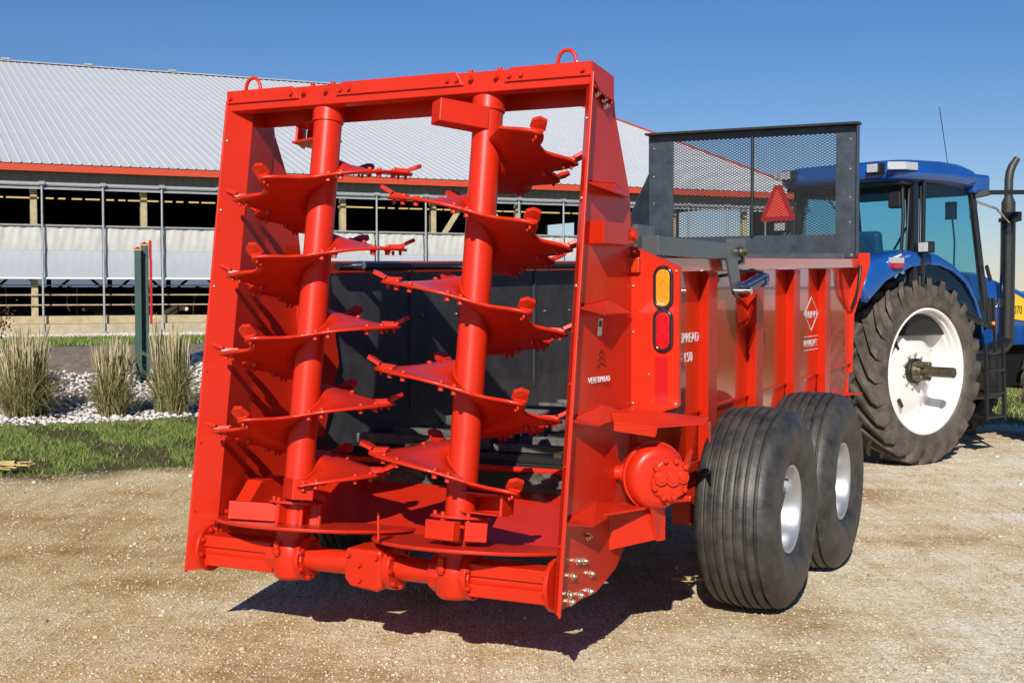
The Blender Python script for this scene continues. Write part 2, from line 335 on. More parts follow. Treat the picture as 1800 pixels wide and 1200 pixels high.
# ------------------------------------------------------------------ barn
def build_barn():
    b = empty('dairy_barn', B0, BANG); tag(b, 'long freestall dairy barn with white ribbed steel roof, red fascia and pale side curtains', 'barn')
    X0, X1 = -7.6, 23.95; EZ = 4.70; RY, RZ = 16.66, 9.75; sl = math.atan2(RZ - EZ, RY); LN = math.hypot(RY, RZ - EZ)
    # roof panels: 0.914 wide, ribs every .2286, two lengths up the slope
    def panel(l):
        m = MB(); w = .914
        px = []; 
        for k in range(4):
            c = .1143 + k * .2286
            px += [(c - .1143 if k == 0 else None, 0)] if k == 0 else []
            px += [(c - .030, 0), (c - .012, .022), (c + .012, .022), (c + .030, 0)]
        px = [(x, z) for x, z in px if x is not None] + [(w, 0)]
        n = len(px); vs = [(x, 0, z) for x, z in px] + [(x, l, z) for x, z in px]
        return m.add(vs, [(i, i + 1, i + 1 + n, i + n) for i in range(n - 1)])
    l1 = LN * .64
    pa = panel(l1 + .1).build('roof_panel', 'rooftin', b, solid=0); pb = panel(LN - l1).build('roof_panel', 'rooftin', b)
    n = int((X1 - X0) / .914) + 1
    for k in range(n):
        x = X1 - (k + 1) * .914
        for src, off, dz in ((pa, -.08, 0), (pb, l1, -.006)):
            o = src if k == 0 else inst(src, b, (0, 0, 0))
            o.location = (x, off * math.cos(sl), EZ + .03 + off * math.sin(sl) + dz); o.rotation_euler = (sl, 0, 0)
    xa = X1 - n * .914
    MB().prism([(xa, RY, RZ - .03), (xa, 2 * RY, EZ - .03), (xa, 2 * RY, EZ), (xa, RY, RZ)], (X1 - xa, 0, 0)).build('far_roof', 'rooftin', b)
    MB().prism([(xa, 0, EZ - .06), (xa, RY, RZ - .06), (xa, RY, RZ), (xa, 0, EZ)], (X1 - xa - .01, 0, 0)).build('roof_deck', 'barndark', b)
    MB().prism([(xa, RY - .25, RZ + .0), (xa, RY, RZ + .08), (xa, RY + .25, RZ + .0), (xa, RY, RZ + .05)], (X1 - xa, 0, 0)).build('ridge_cap', 'rooftin', b)
    # small vents/clips on the ridge
    v0 = None
    for k, x in enumerate((1.6, 4.4, 7.4)):
        if k == 0: v0 = MB().box((-.14, -.1, 0), (.14, .1, .07)).build('ridge_clip', 'galv', b, bevel=.01); v0.location = (x, RY, RZ + .07)
        else: inst(v0, b, (x, RY, RZ + .07))
    # fascia, rake trim
    MB().box((xa, -.05, EZ - .17), (X1, -.015, EZ + .005)).build('fascia', 'fascia', b, bevel=.004)
    m = MB(); m.prism([(X1 + .005, -.08, EZ - .15), (X1 + .005, RY, RZ - .13), (X1 + .005, RY, RZ + .09), (X1 + .005, -.08, EZ + .07)], (.04, 0, 0)); m.build('rake_trim', 'fascia', b)
    MB().prism([(X1 + .005, 2 * RY + .08, EZ - .15), (X1 + .005, RY, RZ - .13), (X1 + .005, RY, RZ + .09), (X1 + .005, 2 * RY + .08, EZ + .07)], (.04, 0, 0)).build('rake_trim', 'fascia', b)
    # soffit siding with ribs under the fascia
    m = MB(); m.box((xa, .28, 4.30), (X1, .32, 4.56))
    x = xa + .1
    while x < X1: m.box((x, .262, 4.305), (x + .03, .281, 4.555)); x += .2286
    m.build('header_siding', 'soffit', b)
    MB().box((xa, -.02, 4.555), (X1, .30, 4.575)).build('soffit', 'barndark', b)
    # roller pipe and rails
    MB().cyl((xa, .18, 4.24), (X1, .18, 4.24), .055, n=12).build('curtain_roller', 'galv', b, smooth=40)
    MB().box((xa, .10, 4.115), (X1, .13, 4.165)).build('upper_rail', 'galv', b)
    # curtains between guide posts, each bay a panel
    gx = [0.99 + 1.41 * k for k in range(-6, 17) if -7.6 < .99 + 1.41 * k < 23.8]
    def cloth(z0, z1, amp, seed):
        r = np.random.default_rng(seed); nx, nz = 26, 10; ph = r.random(6) * 6
        m = MB(); vs = []
        for j in range(nz + 1):
            for i in range(nx + 1):
                u, v = i / nx, j / nz
                y = amp * (math.sin(u * 19 + ph[0] + 2 * v) * .4 + math.sin(u * 43 + ph[1] - 3 * v) * .35 + math.sin(u * 71 + ph[2] + v * 4) * .25) * (.35 + .65 * v) + .02 * math.sin(v * math.pi)
                vs.append((u * 1.38, -y, z0 + (z1 - z0) * v))
        return m.add(vs, [(j * (nx + 1) + i, j * (nx + 1) + i + 1, (j + 1) * (nx + 1) + i + 1, (j + 1) * (nx + 1) + i) for j in range(nz) for i in range(nx)])
    ups = [cloth(2.67, 3.24, .028, s).build('curtain', 'curtain', b, smooth=80) for s in range(3)]
    lows = [cloth(1.99, 2.668, .006, s + 9).build('curtain', 'curtain_low', b, smooth=80) for s in range(2)]
    used = set()
    for k, x in enumerate(gx[:-1]):
        for src in (ups[k % 3], lows[k % 2]):
            yy = .20
            if src.name not in used: used.add(src.name); src.location = (x + .015, yy, 0)
            else: inst(src, b, (x + .015, yy, 0))
    MB().cyl((xa, .16, 3.255), (X1, .16, 3.255), .024, n=10).build('curtain_top_pipe', 'galv', b, smooth=40)
    MB().cyl((xa, .15, 1.985), (X1, .15, 1.985), .028, n=10).build('curtain_bottom_pipe', 'white', b, smooth=40)
    # guide posts
    g = None
    for x in gx:
        if g is None:
            g = MB().cyl((0, .06, .62), (0, .06, 4.3), .027, n=10).box((-.05, .02, .60), (.05, .12, .70)).box((-.06, .0, 4.22), (.06, .14, 4.30)).build('guide_post', 'galv', b, smooth=40); g.location = (x, 0, 0)
        else: inst(g, b, (x, 0, 0))
    wp = None
    for k in range(-3, 9):
        x = .84 + 2.6 * k
        if wp is None: wp = MB().box((-.075, .42, .6), (.075, .58, 4.56)).build('timber_post', 'wood', b, bevel=.005); wp.location = (x, 0, 0)
        else: inst(wp, b, (x, 0, 0))
        if k in (4, 5):
            MB().bar((x + (.1 if k == 4 else -.1), .5, 2.9), (x + (1.1 if k == 4 else -1.1), .5, 4.4), .05, .14).build('knee_brace', 'wood', b)
    # barn rails, curb
    for z in (1.82, 1.585, 1.34):
        MB().cyl((xa, .36, z), (X1, .36, z), .017, n=8).build('rail', 'galv' if z > 1.7 else 'wood', b)
    MB().box((xa, .22, .885), (X1, .62, 1.075)).build('curb_board', 'wood', b, bevel=.01)
    MB().box((xa, .10, .3), (X1, .70, .880)).build('curb_wall', 'concrete', b, bevel=.01)
    # interior: floor, back partition, stall frames
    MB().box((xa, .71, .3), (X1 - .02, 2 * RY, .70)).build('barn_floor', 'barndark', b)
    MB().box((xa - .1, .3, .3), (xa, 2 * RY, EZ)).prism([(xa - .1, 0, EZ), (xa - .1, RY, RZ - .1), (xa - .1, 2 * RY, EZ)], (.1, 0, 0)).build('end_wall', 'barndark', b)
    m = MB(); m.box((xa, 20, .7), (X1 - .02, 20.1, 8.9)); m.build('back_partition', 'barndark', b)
    # gable end with two open bays
    m = MB(); xg = X1 - .12
    def gz(y): return EZ + (RZ - EZ) * (y / RY if y < RY else (2 * RY - y) / RY) - .12
    for (y0, y1, op) in ((.35, 3.2, 0), (3.2, 7.7, 1), (7.7, 15.6, 0), (15.6, 18.2, 1), (18.2, 2 * RY, 0)):
        zs = 4.55 if op else .3
        ys = [y0] + ([RY] if y0 < RY < y1 else []) + [y1]
        m.prism([(xg, y0, zs), (xg, y1, zs)] + [(xg, y, gz(y)) for y in reversed(ys)], (.1, 0, 0))
        if op: m.box((xg, y0, .3), (xg + .1, y1, 1.9))
    m.build('gable_wall', 'soffit', b)
    m = MB(); 
    for k in range(18):
        x = -6.5 + k * 1.7; m.tube([(x, 1.9, .9), (x, 1.9, 1.75), (x, 3.6, 1.8), (x, 3.9, 1.3), (x, 3.4, 1.15), (x, 2.0, 1.2)], .022, 6)
    m.build('stall_divider', 'greybar', b, kind='stuff')
    # glowing strips standing for sunlight on the truss chords
    ls = MB().box((-.45, -.06, 0), (.45, .06, .035)).build('sunlit_strip', 'chord_glow', b); first = True
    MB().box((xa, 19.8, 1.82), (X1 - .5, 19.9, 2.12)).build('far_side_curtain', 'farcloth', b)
    m = MB()
    for k in range(16):
        x = -5 + k * 1.75; m.bar((x, 8, .9), (x, 8, 2.6), .12).bar((x + .2, 8, 1.7), (x + .9, 8, 2.3), .07).bar((x + 1.6, 8, 1.7), (x + .9, 8, 2.3), .07)
    m.box((-6, 7.95, 2.3), (X1 - .5, 8.05, 2.42)); m.build('stall_truss', 'barndark', b, kind='stuff')
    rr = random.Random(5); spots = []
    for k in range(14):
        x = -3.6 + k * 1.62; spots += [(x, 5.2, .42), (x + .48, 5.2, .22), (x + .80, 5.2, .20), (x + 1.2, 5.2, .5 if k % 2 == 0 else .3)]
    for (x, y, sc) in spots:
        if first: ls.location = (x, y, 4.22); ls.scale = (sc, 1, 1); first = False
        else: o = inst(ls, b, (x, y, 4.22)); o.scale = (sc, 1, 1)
    return b
barn = build_barn()
def bw(x, y, z): return B0 + bxv * x + byv * y + Vector((0, 0, z))

# cows lying behind the rails
def skin_body(name, pts, edges, m, parent, sub=2):
    me = bpy.data.meshes.new(name); me.from_pydata([p[:3] for p in pts], edges, []); o = bpy.data.objects.new(name, me); COL.objects.link(o)
    o.parent = parent
    sk = o.modifiers.new('skin', 'SKIN')
    for i, p in enumerate(pts): me.skin_vertices[0].data[i].radius = (p[3], p[3])
    me.skin_vertices[0].data[0].use_root = True
    ss = o.modifiers.new('sub', 'SUBSURF'); ss.levels = sub; ss.render_levels = sub
    me.materials.append(M[m]); return o
def cow(x, y, rz, hide, label, face):
    c = empty('cow', bw(x, y, .70), BANG + rz); tag(c, label, 'cow', 'cows resting inside the barn')
    pts = [(0, 0, .34, .30), (.45, 0, .38, .28), (-.45, 0, .36, .29), (-.75, 0, .36, .20), (.75, 0, .55, .19), (.98, 0, .72, .13), (1.15, 0, .70, .11), (1.33, 0, .60, .075),
           (.50, .28, .14, .08), (.80, .30, .07, .06), (.50, -.28, .14, .08), (.80, -.30, .07, .06), (-.5, .34, .16, .11), (-.15, .42, .08, .06), (-.5, -.34, .16, .11), (-.15, -.42, .08, .06),
           (.98, .16, .80, .035), (1.0, .26, .80, .02), (.98, -.16, .80, .035), (1.0, -.26, .80, .02), (-.98, .05, .30, .025), (-1.05, .08, .06, .02)]
    ed = [(0, 1), (0, 2), (2, 3), (1, 4), (4, 5), (5, 6), (6, 7), (1, 8), (8, 9), (1, 10), (10, 11), (2, 12), (12, 13), (2, 14), (14, 15), (5, 16), (16, 17), (5, 18), (18, 19), (3, 20), (20, 21)]
    skin_body('body', pts, ed, hide, c)
    c.scale = (.8, .8, .8)
    f = MB(); f.lathe([(0, .001), (.01, .06), (.10, .075), (.24, .055), (.27, .001)], 12, 'x', c=(1.12, 0, .645)).build('face_blaze', face, c, smooth=60)
cow(3.05, 1.8, R(205), 'cow_dark', 'brown cow with a white face resting left of the green sign posts', 'cow_white')
cow(4.0, 1.6, R(-60), 'cow_dark', 'dark brown cow with white face standing behind the green sign posts', 'cow_white')
cow(.2, 2.4, R(20), 'cow_dark', 'black cow lying in the shade of the leftmost open bay', 'cow_dark')
cow(5.6, 1.7, R(160), 'cow_dark', 'dark cow lying just left of the red gate post', 'cow_white')

# far shed on the right horizon
sh = empty('metal_shed', (74, 92, 0), R(-30)); tag(sh, 'distant low shed with pale metal roof beyond the tractor bonnet', 'shed')
MB().box((-7, -5, 0), (7, 5, 2.0)).build('wall', 'soffit', sh)
MB().prism([(-7.4, -5.4, 2.0), (-7.4, 0, 3.9), (-7.4, 5.4, 2.0)], (14.8, 0, 0)).build('roof', 'rooftin', sh)
MB().box((-2, -5.06, 0), (2, -5.0, 1.9)).build('door', 'galv', sh)

# ------------------------------------------------------------------ vegetation and stones
def blades(n, xf, h, w, lean=.5, seg=3):
    """numpy grass blades: xf -> (n,3) base positions; each blade seg quads tapering"""
    base = xf; az = rng.random(n) * 2 * np.pi; la = rng.random(n) * 2 * np.pi
    hh = h * (.55 + .9 * rng.random(n)); ln = lean * hh * (.2 + rng.random(n)); ww = w * (.6 + .8 * rng.random(n))
    sx, sy = np.cos(az) * ww / 2, np.sin(az) * ww / 2; V = []
    for k in range(seg + 1):
        t = k / seg; off = ln * t * t; z = hh * (t - .18 * lean * t * t)
        c = base + np.stack([np.cos(la) * off, np.sin(la) * off, z], 1); s = (1 - t) * .9 + .1
        V.append(c - np.stack([sx * s, sy * s, 0 * sx], 1)); V.append(c + np.stack([sx * s, sy * s, 0 * sx], 1))
    V = np.stack(V, 1).reshape(-1, 3); per = 2 * (seg + 1); b0 = (np.arange(n) * per)[:, None]
    F = np.concatenate([b0 + np.array([[2 * k, 2 * k + 1, 2 * k + 3, 2 * k + 2]]) for k in range(seg)], 0); return V, F
def lawn():
    n = 90000; x = rng.uniform(-9, -1, n); y = rng.uniform(10.5, 18.5, n)
    q = qdist(x, y); wob = .5 * np.sin(x * 2.1) + .3 * np.sin(x * 5.3 + y * 3)
    pn = np.sin(x * 2.3 + 1) * np.sin(y * 1.9 + .4) + .6 * np.sin(x * 5.1 + y * 3.7) 
    k = (q > 15.5 + .2 * wob) & (q < 20.6 + wob * .6) & ((pn > -.30) | (rng.random(n) < .16)) & (rng.random(n) < np.clip((20.9 + wob * .6 - q) / 1.3, 0, 1)); x, y = x[k], y[k]
    V1, F1 = blades(len(x), np.stack([x, y, ground_h(x, y)], 1), .060, .008, 1.1, 2)
    n = 26000; x = rng.uniform(5, 15, n); y = rng.uniform(14.5, 27, n); q = qdist(x, y); k = (q < 21.2 + .4 * np.sin(x * 3)); x, y = x[k], y[k]
    V2, F2 = blades(len(x), np.stack([x, y, ground_h(x, y)], 1), .08, .014, .9, 2)
    n = 16000; s = rng.uniform(-3, 12, n); qq = rng.uniform(3.2, 6.4, n); x = B0.x + s * bxv.x - qq * byv.x; y = B0.y + s * bxv.y - qq * byv.y
    V3, F3 = blades(n, np.stack([x, y, ground_h(x, y)], 1), .10, .02, .8, 2)
    V = np.concatenate([V1, V2, V3]); F = np.concatenate([F1, F2 + len(V1), F3 + len(V1) + len(V2)])
    o = np_mesh('lawn_grass', V, F, 'grass'); tag(o, 'mown green lawn strip between the gravel yard and the white stone bed', 'grass', kind='stuff')
lawn()
ICO = None
def ico(sub=1):
    bm = bmesh.new(); bmesh.ops.create_icosphere(bm, subdivisions=sub, radius=1); v = np.array([p.co[:] for p in bm.verts]); f = np.array([[q.index for q in t.verts] for t in bm.faces]); bm.free(); return v, f
def stones(pos, size, flat=.6, var=.5, sub=1):
    v, f = ico(sub); n = len(pos)
    if sub == 0: pass
    sc = size[:, None] * (1 + var * (rng.random((n, 3)) - .5)); sc[:, 2] *= flat
    a = rng.random(n) * 6.283; ca, sa = np.cos(a), np.sin(a)
    jit = 1 + .25 * (rng.random((n, len(v), 1)) - .5)
    P = v[None] * sc[:, None, :] * jit
    Q = np.stack([P[..., 0] * ca[:, None] - P[..., 1] * sa[:, None], P[..., 0] * sa[:, None] + P[..., 1] * ca[:, None], P[..., 2]], -1) + pos[:, None, :]
    F = (f[None] + (np.arange(n) * len(v))[:, None, None]).reshape(-1, 3); return Q.reshape(-1, 3), F
def rock_bed():
    n = 34000; x = rng.uniform(-12, 2, n); y = rng.uniform(14.5, 27, n); q = qdist(x, y)
    clear = ((x + 6.9) ** 2 / 2.2 + (y - 22.0) ** 2 / 2.5 < 1) | ((x + 5.35) ** 2 + (y - 18.3) ** 2 / .35 < .22)
    k = (q < 15.6 + .18 * np.sin(x * 2)) & (q > 10.2 + .5 * np.sin(x * 1.7)) & ~clear; x, y = x[k], y[k]
    s = rng.uniform(.016, .040, len(x)); V, F = stones(np.stack([x, y, ground_h(x, y) + s * .4 + rng.random(len(x)) * .03], 1), s)
    n2 = 4000; ss = rng.uniform(-4, 12, n2); qq = rng.uniform(.1, 1.7, n2); x = B0.x + ss * bxv.x - qq * byv.x; y = B0.y + ss * bxv.y - qq * byv.y
    s2 = rng.uniform(.03, .05, n2); V2, F2 = stones(np.stack([x, y, ground_h(x, y) + .01], 1), s2)
    o = np_mesh('white_landscape_stone', np.concatenate([V, V2]), np.concatenate([F, F2 + len(V)]), 'stone'); tag(o, 'bed of white landscaping stones around the ornamental grasses', 'stones', kind='stuff')
rock_bed()
def pebbles():
    n = 70000; u = rng.random(n); y = 4.9 + 11 * u ** 1.7; x = (rng.random(n) * 2 - 1) * y * .46
    k = qdist(x, y) > 20.3; x, y = x[k], y[k]
    s = (.0018 + .0042 * rng.random(len(x)) ** 2.2) * (1 + .06 * y) * (1 + 1.6 * (rng.random(len(x)) > .992)); V, F = stones(np.stack([x, y, ground_h(x, y) + s * .25], 1), s, .7)
    o = np_mesh('loose_gravel', V, F, 'pebble'); tag(o, 'loose crushed stone scattered over the tan gravel yard', 'gravel', kind='stuff')
pebbles()
def ribbons(base, a2, out, hh, w, prof, droop, name, m, parent):
    """thin leaves: prof is a list of (t, width factor); each leaf bows outward and hangs by droop"""
    n = len(base); az = rng.random(n) * 6.283; V = []
    for t, wf in prof:
        off = out * t ** 1.6; z_ = hh * (t - droop * t ** 3)
        wob = .012 * np.sin(t * 9 + az)
        c = base + np.stack([np.cos(a2) * off + wob, np.sin(a2) * off, z_], 1); s = w * wf
        d = np.stack([np.cos(az) * s, np.sin(az) * s, 0 * az], 1); V += [c - d, c + d]
    V = np.stack(V, 1).reshape(-1, 3); k = len(prof); b0 = (np.arange(n) * 2 * k)[:, None]
    F = np.concatenate([b0 + np.array([[2 * j, 2 * j + 1, 2 * j + 3, 2 * j + 2]]) for j in range(k - 1)], 0)
    return np_mesh(name, V, F, m, parent)
def bunch(x, y, h, rad, n, label, plumes=True):
    z = float(ground_h(np.array(x), np.array(y))); o = empty('ornamental_grass', (x, y, z)); tag(o, label, 'ornamental grass', 'tall ornamental grasses in the stone bed')
    k = 9; ca = rng.random(k) * 6.283; cr = rad * .48 * rng.random(k) ** .6; which = rng.integers(0, k, n)          # several uneven tufts make one clump
    base = np.stack([np.cos(ca[which]) * cr[which] + rng.normal(0, rad * .07, n), np.sin(ca[which]) * cr[which] + rng.normal(0, rad * .07, n), np.zeros(n)], 1)
    a2 = np.arctan2(base[:, 1], base[:, 0]) + rng.normal(0, 1.1, n); lp = [(0, .8), (.2, 1), (.4, 1), (.6, .9), (.8, .6), (1, .1)]
    hh = h * (.25 + .58 * rng.random(n) ** 1.1); out = rad * (.08 + 1.3 * rng.random(n) ** 2.4)
    ribbons(base, a2, out, hh, .0028 + .0035 * rng.random(n), lp, .15 + .75 * rng.random(n) * (out / rad > .55), 'leaf_clump', 'tallgrass', o)
    if plumes:
        n2 = int(n * .11); i = rng.integers(0, n, n2); bs = base[i]; tall = (.72 + .30 * rng.random(n2)) * (.82 + .18 * rng.random(k))[which[i]]
        ribbons(bs, a2[i], rad * (.02 + .42 * rng.random(n2) ** 1.5), h * tall, .0026 + .0015 * rng.random(n2), [(0, .7), (.35, .7), (.62, .6), (.70, 1.5), (.85, 1.9), (.95, 1.1), (1, .2)], .04 * rng.random(n2), 'seed_stalk', 'plume', o)
bunch(-6.50, 17.3, 1.28, .50, 3000, 'widest tan ornamental grass clump at the left edge of the stone bed')
bunch(-5.38, 17.6, 1.22, .33, 1600, 'slim feathery ornamental grass clump left of the green sign posts')
bunch(-4.66, 17.9, 1.44, .36, 2000, 'tallest feathery ornamental grass beside the red gate post')
bunch(-5.85, 18.6, .55, .5, 800, 'low dry sprawling grass tuft between the two left clumps', plumes=False)
bunch(-7.3, 19.5, .9, .45, 900, 'short grass clump behind the leftmost clump', plumes=False)
def shrub(x, y, h, label):
    z = float(ground_h(np.array(x), np.array(y))); o = empty('leafy_shrub', (x, y, z)); tag(o, label, 'shrub'); m = MB(); tips = []
    for k in range(16):
        a = random.random() * 6.28; r = random.uniform(.15, .55); hh = h * random.uniform(.7, 1.05)
        p = [(0, 0, 0), (r * .3 * math.cos(a), r * .3 * math.sin(a), hh * .4), (r * .8 * math.cos(a + .2), r * .8 * math.sin(a + .2), hh * .75), (r * math.cos(a + .3), r * math.sin(a + .3), hh)]
        m.tube(p, [.012, .009, .006, .003], 5); tips += [(p[i], p[i + 1]) for i in (1, 2)]
    m.build('branch', 'bark', o)
    n = 1500; V = []; F = []
    for i in range(n):
        a, b = random.choice(tips); t = random.random(); c = Vector(a).lerp(Vector(b), t) + Vector([random.gauss(0, .06) for _ in range(3)])
        d = Vector([random.gauss(0, 1) for _ in range(3)]).normalized() * .028; e = d.cross(Vector([random.gauss(0, 1) for _ in range(3)])).normalized() * .014
        k = len(V); V += [c - d, c + e, c + d, c - e]; F.append((k, k + 1, k + 2, k + 3))
    np_mesh('foliage', np.array([v[:] for v in V]), np.array(F), 'leafred', o)
shrub(-7.25, 17.6, 1.75, 'dark reddish leafy shrub at the left picture edge')
# spiky plant by the sign
def spiky(x, y):
    z = float(ground_h(np.array(x), np.array(y))); o = empty('spiky_plant', (x, y, z)); tag(o, 'small spiky pale leaved plant at the foot of the green sign posts', 'plant')
    m = MB()
    for k in range(14):
        a = random.random() * 6.28; r = random.uniform(.25, .42); h = random.uniform(.15, .5); d = Vector((-math.sin(a), math.cos(a), 0)) * .014
        P = [Vector((0, 0, .35)), Vector((math.cos(a) * r * .5, math.sin(a) * r * .5, .35 + h * .5)), Vector((math.cos(a) * r, math.sin(a) * r, .35 + h * .3))]
        m.add([P[0] - d, P[0] + d, P[1] + d, P[1] - d, P[2]], [(0, 1, 2, 3), (3, 2, 4)])
    m.build('leaf', 'tallgrass', o, solid=.003); MB().cyl((0, 0, 0), (0, 0, .36), .02, n=8).build('stem', 'bark', o)
spiky(-5.72, 19.7)
# straw bundle at left
st = empty('straw_bundle', (-4.75, 12.2, .03), R(10)); tag(st, 'loose bundle of pale dry stalks lying on the lawn edge at far left', 'straw')
m = MB()
for k in range(40):
    a = random.gauss(0, .06); y0 = random.uniform(-.07, .07); z0 = random.uniform(0, .06); x0 = random.uniform(-.3, -.1); x1 = random.uniform(.05, .28)
    m.tube([(x0, y0, z0), ((x0 + x1) / 2, y0 * .8 + a * .2, z0 + .01), (x1, y0 + a, z0 + random.uniform(0, .02))], .006, 5)
m.build('stalk', 'straw', st, kind='stuff'); MB().tube([(.12, -.09, 0), (.12, -.08, .07), (.12, 0, .095), (.12, .08, .07), (.12, .09, 0)], .008, 6).build('tie', 'black', st)

# sign
sg = empty('yard_sign', (-5.70, 20.2, float(ground_h(np.array(-5.7), np.array(20.2)))), R(15.2)); tag(sg, 'green timber sign posts with red sign board seen edge-on in the stone bed', 'sign')
for k, (x, y, h, w) in enumerate(((-.045, -.10, 2.02, .10), (.055, .05, 2.10, .115))):
    p = MB().box((x - w / 2, y - w / 2, 0), (x + w / 2, y + w / 2, h)).build('post', 'signgreen', sg, bevel=.006)
    MB().box((x - w / 2 - .006, y - w / 2 - .006, h), (x + w / 2 + .006, y + w / 2 + .006, h + .02)).build('cap_band', 'brass', p)
    MB().add([(x - w / 2 - .01, y - w / 2 - .01, h + .021), (x + w / 2 + .01, y - w / 2 - .01, h + .021), (x + w / 2 + .01, y + w / 2 + .01, h + .021), (x - w / 2 - .01, y + w / 2 + .01, h + .021), (x, y, h + .06)], [(3, 2, 1, 0), (0, 1, 4), (1, 2, 4), (2, 3, 4), (3, 0, 4)]).build('cap', 'signred', p)
MB().box((.125, -.2, .90), (.165, 1.1, 1.90)).build('sign_board', 'signred', sg, bevel=.008)
MB().box((.118, 0, 1.90), (.16, .9, 2.18)).build('sign_topper', 'signred', sg, bevel=.01)

# ------------------------------------------------------------------ manure spreader
SP = empty('manure_spreader', (-.607, 6.093, 0), R(-26.7))
tag(SP, 'red vertical beater manure spreader with raised rear gate, black mesh front screen and ribbed tyres', 'manure spreader')
def LY(z): return .15 * (z - 1.7)                  # the gate leans forward
# side posts of the gate: folded plate, rows from bottom to top
def side_post(sx):
    rows = [(.335, .27), (.40, .50), (.54, .70), (1.13, .72), (1.90, .70), (2.16, .66), (2.51, .48), (2.655, .45)]
    m = MB(); vs = []; fs = []
    zr = [.335, .40, .54, .80, 1.13, 1.5, 1.90, 2.16, 2.51, 2.655]
    for z in zr:
        y0 = LY(z); y3 = np.interp(z, [r[0] for r in rows], [r[1] for r in rows])
        pts = [(1.0, 0.0), (.918, .105), (.955, .34), (.965, 0)]
        yy = [y0, y0 + .105, min(y0 + .34, y3 - .02), y3]
        xx = [1.0, .918, .918 + .037 * (yy[2] - yy[1]) / .235, .965]
        if sx > 0: yy[1] = y0 + .052; xx[1] = .960; xx[2] = .962
        for x, y in zip(xx, yy): vs.append((sx * x, y, z))
    for k in range(len(zr) - 1):
        for i in range(3): fs.append((k * 4 + i, k * 4 + i + 1, (k + 1) * 4 + i + 1, (k + 1) * 4 + i))
    o = m.add(vs, fs).build('gate_post', 'red', SP, solid=.012)
    # rear edge strip
    MB().prism([(sx * .998, LY(.335) - .003, .325), (sx * 1.009, LY(.335) - .003, .325), (sx * 1.009, LY(2.655) - .003, 2.655), (sx * .998, LY(2.655) - .003, 2.655)], (0, .014, 0)).build('edge_strip', 'red', o, bevel=.003)
    return o
postL, postR = side_post(-1), side_post(1)
# outer front flange on the posts and gussets
for sx, po in ((-1, postL), (1, postR)):
    MB().prism([(sx * .972, .70, .60), (sx * 1.00, .705, .60), (sx * 1.00, .705, 1.90), (sx * .972, .70, 1.90)], (0, .012, 0)).build('front_flange', 'red', po)
    for (z, zb, d) in ((2.150, 2.175, .60), (1.605, 1.640, .62), (1.120, 1.165, .63), (.690, .730, .59)):
        y0 = LY(z)
        A = (sx * 1.000, y0 + .01, z + .022); A2 = (sx * (.935 if sx < 0 else .966), y0 + .10, z + .025); Bp = (sx * .966, y0 + .42, zb + .015); Cc = (sx * .985, d + .03, z - .015); E = (sx * 1.055, y0 + .19, z - .012)
        g = MB().add([A, A2, Bp, Cc, E], [(0, 1, 4), (1, 2, 4), (2, 3, 4)]).build('gusset', 'red', po, solid=.009)
        w = MB()
        for k in range(19):
            t = k / 18; a = Vector(A2).lerp(Vector(Bp), t) + Vector((0, 0, .006)); w.lathe([(-.006, .001), (0, .008), (.006, .001)], 6, 'z', c=tuple(a))
        w.build('weld_bead', 'red', g, smooth=60, kind='stuff')
# bracket block on right post with bolt
MB().prism([(.955, .20, 1.905), (1.045, .17, 1.905), (1.045, .46, 1.905), (.965, .60, 1.905)], (0, 0, .10)).build('pivot_block', 'red', postR, bevel=.004)
MB().box((1.0, .46, 1.915), (1.035, .60, 1.99)).cyl((1.035, .54, 1.955), (1.055, .54, 1.955), .024, n=16).build('pivot_pin', 'red', postR, smooth=40)
# top beam
def top_beam():
    z = 2.665; y = LY(z)
    o = MB().prism([(-1.0, y, z - .065), (-1.0, y, z + .03), (-1.0, y + .24, z - .004), (-1.0, y + .24, z - .125), (-1.0, y + .228, z - .125), (-1.0, y + .228, z - .016), (-1.0, y + .012, z + .018), (-1.0, y + .012, z - .053), (-1, y + .05, z - .066), (-1, y + .05, z - .078)], (2.0, 0, 0)).build('top_beam', 'red', SP, bevel=.004)
    for sx in (-1, 1):
        MB().prism([(sx * .990, y - .004, z - .03), (sx * .990, y - .004, z + .034), (sx * .990, y + .245, z - .000), (sx * .990, y + .245, z - .11), (sx * .990, y + .10, z - .09)], (sx * .011, 0, 0)).build('end_plate', 'red', o)
    # cover plates on the rear face with slanted ends
    for a, b in ((-.995, -.56), (-.34, .36), (.57, .995)):
        s0 = 0 if a < -.9 else .035; s1 = 0 if b > .9 else .035
        MB().prism([(a, y - .012, z - .028), (a + s0, y - .012, z + .034), (b - s1, y - .012, z + .034), (b, y - .012, z - .028)] if a < -.9 or b > .9 else [(a, y - .012, z - .028), (a + s0, y - .012, z + .034), (b - s1, y - .012, z + .034), (b, y - .012, z - .028)], (0, .010, 0)).build('cover_plate', 'red', o, bevel=.002)
    for x in (-.97, -.60, -.53, -.40, -.31, -.26, .28, .33, .40, .53, .60, .66, .96):
        c = inst(BOLT_RED, o, (x, y - .012, z - .002), (R(90), 0, 0))
    for x in (-.50, -.38, .38, .53): MB().cyl((x, y + .03, z + .02), (x, y + .03, z + .045), .012, n=8).build('stud', 'red', o)
    for x in (-.87, .86):
        pts = [(x - .055, y + .04, z + .03)] + [(x + .045 * math.cos(t), y + .04, z + .045 + .055 * math.sin(t)) for t in np.linspace(math.pi, 0, 9)] + [(x + .06, y + .04, z + .03)]
        MB().tube(pts, .009, 8).build('lifting_eye', 'red', o, smooth=60)
    return o
_b = MB(); _b.cyl((0, 0, 0), (0, 0, .004), .013, n=12).cyl((0, 0, .004), (0, 0, .014), .010, n=6)
BOLT_RED = _b.build('bolt', 'red', SP); BOLT_RED.location = (.6, 4.0, .6)
